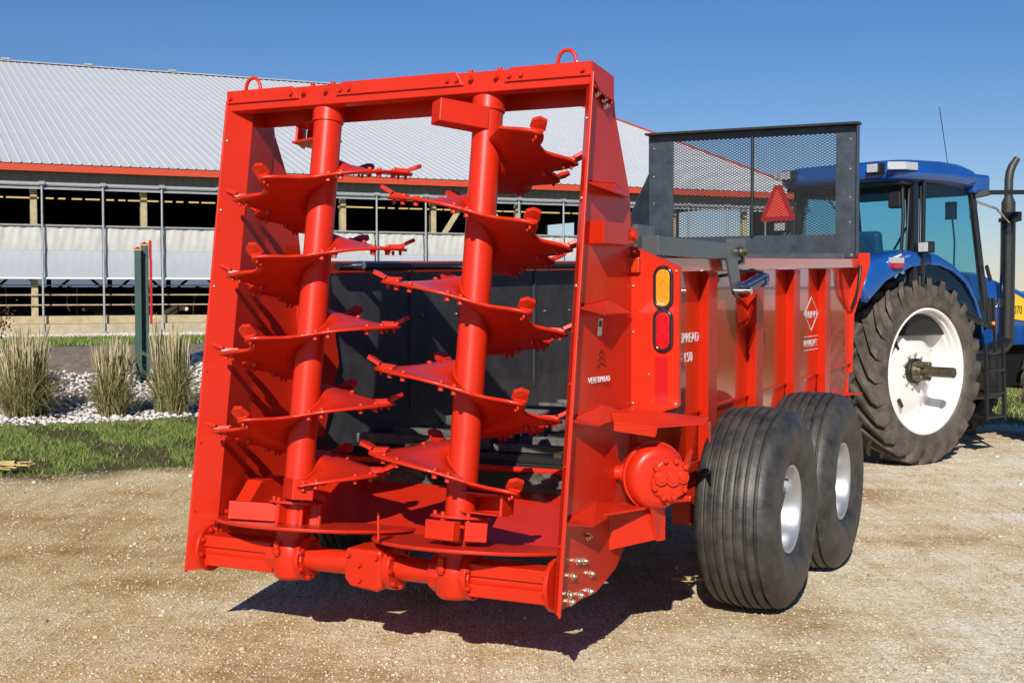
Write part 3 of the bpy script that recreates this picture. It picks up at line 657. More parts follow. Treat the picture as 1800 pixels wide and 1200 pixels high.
_b = MB(); _b.cyl((0, 0, 0), (0, 0, .004), .016, n=14).cyl((0, 0, .004), (0, 0, .014), .012, n=6).cyl((0, 0, .014), (0, 0, .022), .006, n=8)
BOLT_Z = _b.build('bolt', 'zinc', SP); BOLT_Z.location = (.5, 4.0, .6)
tb = top_beam()
for (y, z) in ((.24, 2.57), (.32, 2.555), (.345, 2.53)): inst(BOLT_Z, postR, (.975, y, z), (0, R(90), 0))
# zinc bolts low on the right post (outer side)
def xo(y, z):   # outer surface of the right post at y,z
    t = y - LY(z); return 1.0 - .040 * t / .052 if t < .052 else .961
for (y, z) in ((.172, .604), (.055, .515), (.129, .502), (.205, .431), (.005, .458), (.193, .354), (-.03, .385), (-.01, .35), (.085, .36)): inst(BOLT_Z, postR, (xo(y, z) + .006, y, z), (0, R(82), 0)).scale = (1.15, 1.15, 1.1)
for z in (.62, .95, 1.3, 1.72, 2.1, 2.45): 
    for sx, po in ((-1, postL), (1, postR)): inst(BOLT_Z if z > 1.6 else BOLT_RED, po, (sx * .985, LY(z) + .008, z), (R(90), 0, R(0))).scale = (.45, .45, .5)

# beaters -----------------------------------------------------------
TILT = -math.atan(.15); PITCH = .38
PRONGS = [118, 148, 182, 234, 360, 428]; PH = 26.7
def knife_mesh():
    m = MB()
    m.prism([(-.055, -.028, 0), (.02, -.034, 0), (.02, .034, 0), (-.055, .028, 0)], (0, 0, .012))
    m.prism([(.012, -.046, .004), (.052, -.050, .024), (.076, -.018, .034), (.070, .028, .031), (.012, .044, .008)], (-.006, 0, .016))
    m.prism([(-.062, -.020, .012), (.004, -.024, .012), (.004, .024, .012), (-.062, .020, .012)], (0, 0, .008))
    for x, y in ((-.035, .0), (.0, .0)):
        m.cyl((x, y, -.030), (x, y, -.012), .0085, n=6); m.cyl((x, y, -.035), (x, y, -.03), .005, n=6); m.cyl((x, y, .011), (x, y, .020), .010, n=8)
    return m
KN = knife_mesh().build('knife', 'red', None, bevel=.0015, seg=1)
KEYS = [(80, .20), (96, .30), (110, .37), (118, .415), (126, .375), (133, .33), (141, .38), (148, .42), (156, .385), (165, .31), (173, .375), (182, .43), (191, .385), (203, .295), (216, .30), (226, .375), (234, .42), (242, .385), (254, .30), (268, .262), (290, .268), (312, .315), (335, .375), (352, .42), (360, .435), (368, .41), (380, .345), (397, .30), (413, .315), (421, .385), (428, .42), (435, .39), (444, .25)]
def rad(phi): return float(np.interp(phi, [k[0] for k in KEYS], [k[1] for k in KEYS]))
def flight(p0, p1):
    ts = sorted(set(list(np.arange(p0, p1 + .1, 2.5)) + [p1])); m = MB(); nr = 5; vs = []
    for ph in ts:
        a = R(ph); ro = rad(ph)
        taper = min(1, (ph - p0) / 14 + .0)
        ro = .075 + (ro - .075) * max(.05, taper)
        for j in range(nr + 1):
            r = .066 + (ro - .066) * j / nr
            z = PITCH * (ph - 270) / 360
            vs.append((r * math.cos(a), r * math.sin(a), z))
    n = nr + 1
    return m.add(vs, [(k * n + j, k * n + j + 1, (k + 1) * n + j + 1, (k + 1) * n + j) for k in range(len(ts) - 1) for j in range(nr)])
def beater(sx, rows, name='beater'):
    z0 = .60; base = (sx * .445, .10 + LY(z0), z0); Lt = (2.62 - z0) / math.cos(TILT)
    b = MB().cyl((0, 0, -.12), (0, 0, Lt - .09), .069, n=48).build(name, 'red', SP, smooth=40)
    b.location = base; b.rotation_euler = (TILT, 0, 0)
    MB().cyl((0, 0, Lt - .10), (0, 0, Lt + .01), .077, n=48).build('collar', 'red', b, smooth=40)
    if sx > 0: b['label'] = 'right beater tube whose blades fall towards the right'
    else: b['label'] = 'left beater tube whose blades rise towards the right'
    meshes = {}
    for (z, p0, p1) in rows:
        key = (p0, p1); zz = (z - z0) / math.cos(TILT)
        if key not in meshes:
            o = flight(p0, p1)
            if sx > 0: o.v = [(-x, y, zc) for x, y, zc in o.v]
            o = o.build('flight', 'red', b, smooth=50, solid=.013); meshes[key] = o
        else: o = inst(meshes[key], b, (0, 0, 0))
        o.location = (0, 0, zz); o.rotation_euler = (0, 0, R(PH))
        for ph in PRONGS:
            if not (p0 < ph <= p1): continue
            a = R(ph); r = rad(ph) - .035; h = zz + PITCH * (ph - 270) / 360 + .006
            k = KN.copy(); COL.objects.link(k); k.parent = b
            slope = math.atan(PITCH / (2 * math.pi * r)); tw = {118: .3, 148: .15, 182: -.15, 234: .25, 360: .05, 428: -.15}[ph] + random.uniform(-.08, .08)
            aa = R(PH) + (math.pi - a if sx > 0 else a); sg = -1 if sx > 0 else 1
            k.scale = (.85, .82, 1.0) if ph in (234, 428) else (1, 1, 1)
            k.location = (r * math.cos(aa), r * math.sin(aa), h)
            k.rotation_euler = (Matrix.Rotation(aa, 3, 'Z') @ Matrix.Rotation(sg * slope, 3, 'X') @ Matrix.Rotation(sg * tw, 3, 'Z') @ Matrix.Rotation({234: -.15, 428: -.15}.get(ph, 0) + random.uniform(-.1, .1), 3, 'Y')).to_euler()
        for ph in (133, 165, 284, 297, 330, 343, 404):
            if not (p0 + 4 < ph <= p1): continue
            a = R(ph); r = rad(ph) - .03; h = zz + PITCH * (ph - 270) / 360 - .006; aa = R(PH) + (math.pi - a if sx > 0 else a)
            inst(BOLT_RED, b, (r * math.cos(aa), r * math.sin(aa), h), (math.pi, 0, 0)).scale = (1.2, 1.2, 1.6)
            inst(BOLT_RED, b, (r * math.cos(aa), r * math.sin(aa), h + .012)).scale = (1.1, 1.1, .8)
        w = MB(); pts = []
        for ph in range(int(p0), int(p1), 10):
            a = R(ph); aa = R(PH) + (math.pi - a if sx > 0 else a); pts.append((.071 * math.cos(aa), .071 * math.sin(aa), zz + PITCH * (ph - 270) / 360 + .004))
        w.tube(pts, .0065, 5).build('weld_bead', 'red', b, smooth=60)
    return b
bL = beater(-1, [(2.20, 82, 440), (1.83, 82, 440), (1.455, 82, 440), (1.085, 82, 440), (.76, 265, 440)])
bR = beater(1, [(2.395, 82, 258), (2.00, 82, 440), (1.615, 82, 440), (1.225, 82, 440), (.85, 208, 440)])
bpy.data.objects.remove(KN)
# paddles boxes on top and bottom of the beaters
def chan(parent, a, b, w, h, name='paddle_box', open_end=False):
    o = MB().bar(a, b, w, h).build(name, 'red', parent, bevel=.004); return o
chan(bR, (-.0, -.03, 1.895), (-.15, -.22, 1.895), .105, .105)
o = MB(); o.bar((.0, .05, 1.875), (-.24, .12, 1.875), .12, .010).bar((.0, .05, 1.965), (-.24, .12, 1.965), .12, .010).bar((-.225, .055, 1.92), (-.265, .18, 1.92), .012, .10).bar((0, .11, 1.92), (-.25, .18, 1.92), .008, .09); o.build('paddle_box', 'red', bL)
chan(bL, (.0, -.04, .155), (.15, -.17, .155), .10, .095)
chan(bL, (-.03, -.03, .035), (-.27, -.16, .035), .09, .085)
chan(bR, (-.09, -.12, .03), (.07, -.15, .03), .05, .085)
chan(bR, (.08, -.10, .03), (.16, -.04, .03), .04, .085)
o = MB(); o.bar((.04, -.01, .115), (.28, -.10, .115), .11, .008).bar((.04, -.01, .20), (.28, -.10, .20), .11, .008).bar((.28, -.155, .157), (.28, -.045, .157), .012, .093).bar((.06, .05, .157), (.28, -.045, .157), .008, .085); o.build('paddle_box', 'red', bR)
for b_, s_ in ((bL, -1), (bR, 1)):
    MB().cyl((0, 0, .083), (0, 0, .094), .135, n=40).build('hub_flange', 'red', b_, smooth=30)
    for k in range(6):
        t = k * math.pi / 3 + .3; MB().cyl((.115 * math.cos(t), .115 * math.sin(t), -.02), (.115 * math.cos(t), .115 * math.sin(t), .11), .010, n=8).build('hub_bolt', 'red', b_)
    for k in range(3):
        t = k * 2.094 + .4; MB().bar((.06 * math.cos(t), .06 * math.sin(t), .035), (.125 * math.cos(t), .125 * math.sin(t), .035), .012, .09).build('hub_rib', 'red', b_)
# spinning discs under the beaters
for sx, zc in ((-1, .568), (1, .545)):
    d = MB().lathe([(0, .001), (0, .487), (-.010, .492), (-.016, .487), (-.016, .001)], 96, 'z').build('spinner_disc', 'red', SP, smooth=30)
    d.location = (sx * .445, .125, zc); d.rotation_euler = (TILT * .8, 0, 0)
MB().bar((.19, -.33, .66), (.12, -.22, .65), .010, .11).build('disc_fin', 'red', SP, bevel=.002)
# deck behind discs, sloping up to the floor end
MB().prism([(-.905, .20, .515), (-.905, .83, .655), (-.905, .83, .670), (-.905, .20, .530)], (1.81, 0, 0)).build('rear_deck', 'red', SP)
MB().prism([(-.905, .02, .61), (-.905, .36, .58), (-.905, .36, .74), (-.905, .16, .74)], (.09, 0, 0)).build('deck_bracket', 'red', SP, bevel=.003)
for y, z in ((.0, .60), (.18, .66), (.34, .67), (-.1, .56)): inst(BOLT_RED, postL, (-.915, y, z), (0, R(90), 0))
# gearbox beam across the bottom
GY, GZ = -.09, .435
def beam():
    o = MB().cyl((-.93, GY, GZ), (.93, GY, GZ), .055, n=32).build('gearbox_beam', 'red', SP, smooth=40)
    for sx in (-1, 1):
        MB().cyl((sx * .945, GY, GZ), (sx * .925, GY, GZ), .115, n=40).build('end_flange', 'red', o, smooth=30, bevel=.003)
        for k in range(8):
            t = k * math.pi / 4 + .2; inst(BOLT_RED, o, (sx * .925, GY + .092 * math.cos(t), GZ + .092 * math.sin(t)), (0, -sx * R(90), 0))
        a, b = sorted((sx * .925, sx * .52))
        m = MB(); m.box((a, GY - .068, GZ + .015), (b, GY + .05, GZ + .072)); m.box((a, GY - .068, GZ - .075), (b, GY + .05, GZ - .018)); m.box((a, GY - .050, GZ - .017), (b, GY + .05, GZ + .014)); m.build('channel_guard', 'red', o, bevel=.006)
        gx = sx * .445
        gb = MB().lathe([(-.10, .001), (-.10, .075), (-.085, .09), (-.01, .098), (.06, .09), (.085, .078), (.14, .078), (.15, .05), (.15, .001)], 40, 'z', c=(gx, GY, GZ)).build('gearbox', 'red', o, smooth=35)
        MB().cyl((gx - .105, GY, GZ), (gx + .105, GY, GZ), .085, n=10).build('gearbox_neck', 'red', gb, bevel=.006)
        MB().cyl((gx + .075, GY, GZ), (gx + .10, GY, GZ), .105, n=32).build('gearbox_flange', 'red', gb, smooth=30, bevel=.003)
        for k in range(7):
            t = k * math.pi / 3.5; inst(BOLT_RED, gb, (gx + .10, GY + .09 * math.cos(t), GZ + .09 * math.sin(t)), (0, R(90), 0))
        MB().cyl((gx - .02, GY - .10, GZ + .02), (gx - .02, GY - .10, GZ + .09), .014, n=12).cyl((gx - .02, GY - .10, GZ + .03), (gx - .02, GY - .10, GZ + .05), .022, n=6).build('breather', 'red', gb, smooth=40)
    g = MB(); g.prism([(-.06, GY - .095, GZ - .085), (.09, GY - .095, GZ - .10), (.11, GY - .095, GZ - .08), (.11, GY - .095, GZ + .09), (-.08, GY - .095, GZ + .09), (-.09, GY - .095, GZ - .05)], (0, .20, 0))
    gb = g.build('centre_gearbox', 'red', o, bevel=.014)
    MB().cyl((.11, GY, GZ), (.15, GY, GZ), .10, n=32).build('gearbox_flange', 'red', gb, smooth=30, bevel=.003)
    for k in range(8):
        t = k * math.pi / 4; inst(BOLT_RED, gb, (.15, GY + .087 * math.cos(t), GZ + .087 * math.sin(t)), (0, R(90), 0))
    for x, z in ((.0, .02), (.0, -.05), (-.06, .06), (.09, .06)): inst(BOLT_RED, gb, (x, GY - .097, GZ + z), (R(90), 0, 0))
    return o
beam()

# body: walls, ribs, rails (box rises 2 cm per metre forward) ---------
def BZ(y, z): return z + .02 * (y - 1.3)
Y0, Y1 = .66, 5.6
for sx in (-1, 1):
    w = MB(); q = lambda x, y, z: (sx * x, y, BZ(y, z))
    w.add([q(.93, Y0, 1.80), q(.93, Y1, 1.80), q(.93, Y1, 1.02), q(.93, Y0, 1.02), q(.905, Y1, .73), q(.905, Y0, .73)], [(0, 1, 2, 3), (3, 2, 4, 5)])
    wall = w.build('side_wall', 'red_side', SP, solid=.008)
    MB().prism([q(.925, Y0, 1.015), q(.925, Y1, 1.015), q(.925, Y1, 1.028), q(.925, Y0, 1.028)], (sx * .022, 0, 0)).build('weld_lip', 'red', wall)
    lin_ = MB(); lin_.add([q(.912, Y0 + .02, 1.86), q(.912, Y1 - .02, 1.86), q(.912, Y1 - .02, 1.02), q(.912, Y0 + .02, 1.02), q(.885, Y1 - .02, .75), q(.885, Y0 + .02, .75)], [(0, 1, 2, 3), (3, 2, 4, 5)])
    ln_ = lin_.build('side_liner', 'poly', SP, solid=.012)
    if sx < 0:
        for ys in (1.75, 3.5): MB().prism([q(.906, ys, .86), q(.906, ys + .03, .86), q(.906, ys + .03, 1.85), q(.906, ys, 1.85)], (.008, 0, 0)).build('liner_seam', 'poly', ln_)
        for k in range(10): 
            MB().cyl((-.906, 1.0 + .45 * k, BZ(1, 1.55)), (-.90, 1.0 + .45 * k, BZ(1, 1.55)), .010, n=8).build('liner_bolt', 'zinc', ln_)
    MB().prism([q(.90, Y0, 1.795), q(1.02, Y0, 1.795), q(1.02, Y0, 1.87), q(.90, Y0, 1.87)], (0, Y1 - Y0, .02 * (Y1 - Y0))).build('top_rail', 'red_side', SP, bevel=.006)
    for k, y in enumerate((1.77, 2.70, 3.60, 4.50)):
        rb = MB(); zb, zt = BZ(y, .74), BZ(y, 1.794)
        rb.prism([(sx * .932, y + .035, zb), (sx * 1.0, y, zb), (sx * 1.0, y + .16, zb), (sx * .932, y + .235, zb)], (0, 0, zt - zb)).build('rib', 'red', SP, bevel=.004)
    MB().prism([q(.80, Y0, .68), q(.915, Y0, .68), q(.915, Y0, .735), q(.80, Y0, .735)], (0, Y1 - Y0, .02 * (Y1 - Y0))).build('bottom_rail', 'red', SP, bevel=.005)
    # front wing plate
    MB().prism([(sx * .90, 5.6, 1.02), (sx * .96, 5.6, 1.03), (sx * .97, 5.6, 1.5), (sx * 1.09, 5.6, 1.90), (sx * 1.09, 5.6, 2.0), (sx * .90, 5.6, 2.0)], (0, .02, 0)).build('front_wing', 'red', SP, bevel=.003)
    MB().tube([(sx * 1.03, 5.55, 1.90), (sx * 1.035, 5.5, 1.80), (sx * 1.01, 5.5, 1.66), (sx * .96, 5.55, 1.55)], .012, 8).build('hydraulic_hose', 'black', SP, smooth=60)
    MB().prism([(sx * .84, 4.9, .86), (sx * 1.04, 5.62, .86), (sx * .84, 5.62, .86)], (0, 0, .012)).build('corner_step', 'red', SP)
    # rear closing plate
    MB().box((sx * .90, .66, .72), (sx * .97, .672, 1.86)).build('rear_closing_plate', 'red', SP)
MB().box((-.93, 5.6, .74), (.93, 5.62, 2.02)).build('front_wall', 'red', SP)
MB().box((-.90, 5.56, .9), (.90, 5.585, 2.0)).build('front_liner', 'poly', SP)
MB().box((-.91, .98, .80), (.91, 5.56, .83)).build('floor', 'black', SP)
MB().box((-.91, 1.15, .50), (.91, 1.17, .79)).build('under_floor_panel', 'black', SP)
# pipe along the left liner
MB().cyl((-.86, .9, 1.83), (-.86, 4.8, 1.9), .022, n=12).build('guide_pipe', 'black', SP, smooth=40)
for y in (1.05, 2.35): MB().cyl((-.84, y, 1.84), (-.78, y, 1.84), .022, n=10).build('pipe_clamp', 'zinc', SP, smooth=40)
MB().prism([(-.91, .66, .9), (-.91, .80, .9), (-.91, .95, 1.30), (-.91, .80, 1.95), (-.91, .66, 1.95)], (.03, 0, 0)).build('inner_guide_plate', 'red', SP, bevel=.003)
# apron: red cross shaft, slats, dark rough lumps at the floor end
MB().cyl((-.90, .88, .775), (.90, .88, .775), .016, n=12).build('cross_bar', 'red', SP, smooth=40)
MB().box((-.90, .93, .74), (.90, .97, .80)).build('floor_edge', 'black', SP, bevel=.004)
for k in range(9):
    y = 1.10 + .34 * k
    for x0, x1 in ((-.86, -.02), (.02, .86)):
        jz = random.uniform(-.02, .022); rot = Matrix.Rotation(random.uniform(-.07, .07), 3, 'Z')
        MB().box((x0, y, .835), (x1, y + .07, .885 + jz), rot).build('apron_slat', 'slat', SP, bevel=.005)
for x in (-.45, .45):
    ch = MB()
    for k in range(60): ch.box((x - .022, .98 + k * .075, .832), (x + .022, .98 + k * .075 + .05, .858))
    ch.build('apron_chain', 'steel', SP, kind='stuff')
def lump(x0, x1, z0, z1, y):
    bm = bmesh.new(); bmesh.ops.create_cube(bm, size=1); bmesh.ops.subdivide_edges(bm, edges=bm.edges, cuts=7, use_grid_fill=True)
    for v in bm.verts:
        top = v.co.z > 0; x = v.co.x
        v.co = Vector((x0 + (x1 - x0) * (x + .5), y + .16 * (v.co.y + .5), z0 + (z1 - z0) * (v.co.z + .5) * (1 - (1.1 * (abs(x) * 2) ** 3 * .5 if x1 - x0 > .37 else .1 * (abs(x) * 2) ** 6)))) + Vector([random.gauss(0, .004) for _ in range(3)])
    me = bpy.data.meshes.new('sprocket_cover'); bm.to_mesh(me); bm.free(); me.materials.append(M['sprocket']); o = bpy.data.objects.new('sprocket_cover', me); COL.objects.link(o); o.parent = SP
lump(-.64, -.20, .60, .742, .86); lump(.215, .60, .58, .765, .86); lump(-.84, -.72, .60, .735, .88)
# frame, axles, tongue
for sx in (-1, 1): MB().prism([(sx * .50, .9, .56), (sx * .60, .9, .56), (sx * .60, .9, .74), (sx * .50, .9, .74)], (0, 4.9, .06)).build('chassis_beam', 'red', SP, bevel=.005)
for y in (1.2, 2.32, 3.6, 4.8): MB().box((-.82, y, .64), (.82, y + .08, .74)).build('cross_member', 'red', SP, bevel=.005)
MB().prism([(-.16, 5.2, .55), (.16, 5.2, .55), (.06, 7.6, .50), (-.06, 7.6, .50)], (0, 0, .16)).build('tongue', 'red', SP, bevel=.008)
for sx in (-1, 1):
    MB().bar((sx * .55, 5.2, .62), (sx * .07, 7.0, .58), .09, .13).build('tongue_brace', 'red', SP, bevel=.006)
    MB().bar((sx * .90, 1.62, .50), (sx * .90, 2.98, .50), .11, .16).build('walking_beam', 'red', SP, bevel=.008)
MB().cyl((-.95, 2.30, .56), (.95, 2.30, .56), .06, n=20).build('axle', 'red', SP, smooth=40)
MB().cyl((0, 5.6, 1.0), (0, 7.9, .85), .05, n=16).build('drive_shaft', 'black', SP, smooth=40)

# light panel ---------------------------------------------------------
LP = MB().prism([(.965, .69, 1.905), (1.208, .69, 1.800), (1.208, .69, 1.15), (1.00, .69, 1.085), (.965, .69, 1.12)], (0, .012, 0)).build('light_panel', 'red', SP, bevel=.002)
MB().box((1.199, .702, 1.155), (1.210, .722, 1.80)).build('panel_return', 'red', LP)
MB().prism([(.965, .688, 1.905), (1.210, .688, 1.800), (1.210, .73, 1.802), (.965, .73, 1.907)], (0, 0, .008)).build('panel_top_fold', 'red', LP)
def oval(cx, cz, w, h, y, n=16):
    r = w / 2; P = []
    for k in range(n + 1): t = math.pi * k / n; P.append((cx + r * math.cos(t), y, cz + h / 2 - r + r * math.sin(t)))
    for k in range(n + 1): t = math.pi + math.pi * k / n; P.append((cx + r * math.cos(t), y, cz - h / 2 + r + r * math.sin(t)))
    return P
for cz, m_, nm in ((1.712, 'amber', 'amber_lamp'), (1.510, 'redlens', 'red_lamp')):
    rg = MB().tube(oval(1.134, cz, .082, .19, .682) + [oval(1.134, cz, .082, .19, .682)[0]], .010, 8, cap=False).build('lamp_gasket', 'blackgloss', LP, smooth=60)
    MB().prism(oval(1.134, cz, .072, .178, .676), (0, .012, 0)).build(nm, m_, LP, bevel=.004)
MB().box((1.093, .6885, 1.165), (1.155, .6895, 1.385)).build('reflector', 'darkred', LP)
for x, z in ((.985, 1.885), (1.195, 1.79), (.98, 1.50), (1.06, 1.30), (.98, 1.16), (1.197, 1.165), (.98, 1.72)): inst(BOLT_Z, LP, (x, .689, z), (R(90), 0, 0)).scale = (.4, .4, .5)
# hood plate, gearbox on the right side
hd = MB().prism([(1.0, .36, 1.135), (.985, .62, 1.135), (1.33, .78, 1.09), (1.33, .72, 1.07), (1.20, .42, 1.075), (1.05, .28, 1.10)], (0, 0, .010)).build('gearbox_hood', 'red', SP, bevel=.002)
MB().prism([(1.20, .42, 1.075), (1.05, .28, 1.10), (1.05, .28, 1.07), (1.19, .42, 1.035)], (.004, .008, 0)).build('hood_lip', 'red', hd)
MB().prism([(1.33, .72, 1.08), (1.33, .78, 1.08), (1.33, .78, .98)], (.01, 0, 0)).build('hood_side', 'red', hd)
gx, gy, gz = 1.145, .55, .838
gc = MB().lathe([(-.072, .001), (-.074, .105), (-.066, .130), (-.045, .146), (-.015, .154), (.005, .154), (.006, .163), (.028, .163), (.029, .155), (.10, .155), (.11, .15), (.11, .001)], 56, 'y').build('chain_gearbox', 'red', SP, smooth=40)
gc.location = (gx, gy, gz); gc.rotation_euler = (0, 0, R(38)); gc.scale = (.92, .92, 1.0)
MB().cyl((-.20, .10, .01), (-.10, .04, .01), .035, n=20).cyl((-.145, .075, .01), (-.10, .045, .01), .046, n=20).build('drive_stub', 'red', gc, smooth=40)
MB().prism([(-.03, -.095, -.075), (.06, -.095, -.11), (.135, -.095, -.07), (.155, -.095, .01), (.12, -.095, .075), (.03, -.095, .10), (-.02, -.095, .06), (-.045, -.095, -.01)], (0, .05, 0)).build('gear_cover', 'red', gc, bevel=.010)
for dx, dz, r in ((.0, .005, .036), (.062, .0, .036), (.115, .005, .030)):
    MB().cyl((dx, -.09, dz), (dx, -.112, dz), r, n=28).cyl((dx, -.112, dz), (dx, -.116, dz), r * .62, n=20).build('bearing_cap', 'red', gc, smooth=30, bevel=.003)
for dx, dz in ((.02, .085), (.075, .082), (.125, .055), (-.035, -.04), (.01, -.085), (.065, -.085), (.12, -.05), (-.025, .05)):
    MB().cyl((dx, -.09, dz), (dx, -.118, dz), .014, n=6).build('cap_bolt', 'red', gc)
for k in range(8):
    a = k * .785 + .4; MB().cyl((.128 * math.cos(a), -.03, .128 * math.sin(a)), (.128 * math.cos(a), -.064, .128 * math.sin(a)), .010, n=6).build('rim_bolt', 'red', gc)
MB().prism([(.14, -.02, .02), (.19, .0, .10), (.21, .02, .12), (.20, .03, .04), (.15, .03, -.06)], (-.01, .03, 0)).build('cast_arm', 'red', gc, bevel=.006)
MB().prism([(.97, .10, .70), (1.16, .60, .70), (.97, .62, .70)], (0, 0, -.012)).build('lower_bracket', 'red', SP, bevel=.002)
MB().prism([(1.14, .50, .70), (1.16, .62, .70), (1.16, .62, .53), (1.14, .58, .53)], (.012, 0, 0)).build('bracket_side', 'red', SP)
MB().prism([(.97, .42, .70), (1.16, .60, .70), (1.16, .60, .54), (.97, .42, .50)], (0, .01, 0)).build('bracket_web', 'red', SP)

# front screen ---------------------------------------------------------
sy = 5.58
sc = empty('front_screen', (0, 0, 0), 0, SP); XL, XR, ZB, ZT = -.80, .995, 1.965, 3.03
MB().box((XL, sy, ZB), (XR, sy + .012, 2.155)).build('lower_panel', 'screen', sc)
MB().box((XL, sy, 2.1555), (-.575, sy + .012, ZT)).build('side_panel', 'screen', sc)
MB().box((.818, sy, 2.1555), (XR, sy + .012, ZT)).build('side_panel', 'screen', sc)
MB().box((-.5745, sy, 2.972), (.8175, sy + .012, ZT)).build('upper_panel', 'screen', sc)
MB().box((XL - .005, sy - .09, ZT), (XR + .02, sy + .03, ZT + .018)).build('top_angle', 'black', sc)
MB().box((XR, sy - .06, ZB), (XR + .008, sy + .02, ZT - .001)).build('edge_angle', 'screen', sc)
MB().prism([(-.80, 5.57, 2.70), (-.80, 5.57, ZB), (-.86, 4.9, ZB), (-.86, 5.0, 2.08)], (.008, 0, 0)).build('side_brace', 'screen', sc)
MB().cyl((.125, sy - .012, 2.15), (.125, sy - .012, 2.98), .013, n=10).build('centre_rod', 'black', sc, smooth=40)
m = MB(); px_, pz_ = .040, .0225; A = math.atan2(pz_, px_); x0, x1, z0, z1 = -.58, .825, 2.15, 2.975
k = pz_ / px_
def clipline(xc, s):   # z = z0 + s*k*(x-xc)
    pts = []
    xa, xb = (xc, xc + (z1 - z0) / k) if s > 0 else (xc - (z1 - z0) / k, xc)
    a, b = max(x0, xa), min(x1, xb)
    if b - a < .01: return None
    return (a, z0 + s * k * (a - xc)), (b, z0 + s * k * (b - xc))
for s in (1, -1):
    xc = x0 - (z1 - z0) / k if s > 0 else x0
    end = x1 if s > 0 else x1 + (z1 - z0) / k
    while xc < end:
        r = clipline(xc, s)
        if r: m.bar((r[0][0], sy + .006 + .002 * s, r[0][1]), (r[1][0], sy + .006 + .002 * s, r[1][1]), .004, .0052, up=(0, 0, 1))
        xc += px_
m.build('expanded_mesh', 'black', sc, kind='stuff')
for x in (XL + .05, XR - .06):
    for z in (2.25, 2.45, 2.68, 2.92): inst(BOLT_Z, sc, (x, sy, z), (R(90), 0, 0)).scale = (.45, .45, .5)
for x in (.15, .45, .75, .95, .6): inst(BOLT_Z, sc, (x, sy, 1.985), (R(90), 0, 0)).scale = (.7, .7, .8)

# grey bar with arm and cylinder on the right rail
gb = MB().box((.955, .86, 1.870), (1.045, 2.30, 1.965)).build('hinge_channel', 'greybar', SP, bevel=.004)
MB().box((.90, .80, 1.88), (.955, 1.05, 2.02)).build('hinge_bracket', 'greybar', gb, bevel=.003)
MB().box((.95, 2.24, 1.85), (1.055, 2.27, 2.0)).build('channel_end_plate', 'greybar', gb)
MB().cyl((1.05, 2.2, 1.92), (1.07, 2.2, 1.92), .030, n=14).cyl((1.07, 2.2, 1.92), (1.09, 2.2, 1.92), .022, n=6).build('pivot_bolt', 'steel', gb, smooth=40)
MB().prism([(1.06, 1.86, 1.88), (1.06, 2.06, 1.88), (1.06, 2.14, 1.72), (1.06, 2.16, 1.66), (1.06, 2.05, 1.66), (1.06, 1.98, 1.70)], (.014, 0, 0)).build('lever_arm', 'greybar', gb, bevel=.003)
cy_ = MB().cyl((1.09, 2.12, 1.700), (1.09, 2.50, 1.762), .030, n=20).cyl((1.09, 2.10, 1.695), (1.09, 2.16, 1.707), .038, n=16).cyl((1.09, 2.48, 1.757), (1.09, 2.54, 1.768), .038, n=16).build('hydraulic_cylinder', 'hydr', SP, smooth=40)
MB().cyl((1.04, 2.08, 1.695), (1.15, 2.08, 1.695), .022, n=14).build('cylinder_pin', 'chrome', cy_, smooth=40)
for dx, dz in ((.03, .03), (-.03, .03), (.03, -.03)): MB().cyl((1.09 + dx, 2.15, 1.704 + dz), (1.09 + dx, 2.53, 1.766 + dz), .005, n=8).build('tie_rod', 'chrome', cy_, smooth=40)
MB().tube([(1.09, 2.5, 1.80), (1.06, 2.4, 1.82), (1.02, 2.3, 1.80), (.99, 2.0, 1.78)], .010, 8).build('hydraulic_hose', 'black', SP, smooth=60)

# lettering on the side wall and post ---------------------------------
RT = (R(90), 0, R(90))
text('side_lettering', 'VERTI', .075, 'white', SP, (.936, 1.17, 1.418), RT, sx=1.15)
text('side_lettering', 'SPREAD', .075, 'white', SP, (.936, 1.49, 1.418), RT, sx=1.18)
text('model_lettering', 'VS 150', .075, 'white', SP, (.936, 1.415, 1.312), RT, sx=1.30)
def logo():
    y, z = 4.33, 1.528; o = empty('maker_emblem', (0, 0, 0), 0, SP); x = .9365
    a, b, t = .20, .122, .008
    for (p, q_) in (((-a, 0), (0, b)), ((0, b), (a, 0)), ((a, 0), (0, -b)), ((0, -b), (-a, 0))):
        MB().bar((x, y + p[0], z + p[1]), (x, y + q_[0], z + q_[1]), .002, t).build('diamond_edge', 'white', o)
    text('emblem_word', 'KUHN', .075, 'white', o, (x, y - .165, z - .030), RT, sx=1.60)
    text('emblem_word', 'KNIGHT', .070, 'white', o, (x, y - .20, z - .235), RT, sx=1.50)
    for dz in (-.165, -.262): MB().box((x, y - .20, z + dz), (x + .001, y + .20, z + dz + .006)).build('emblem_line', 'white', o)
logo()
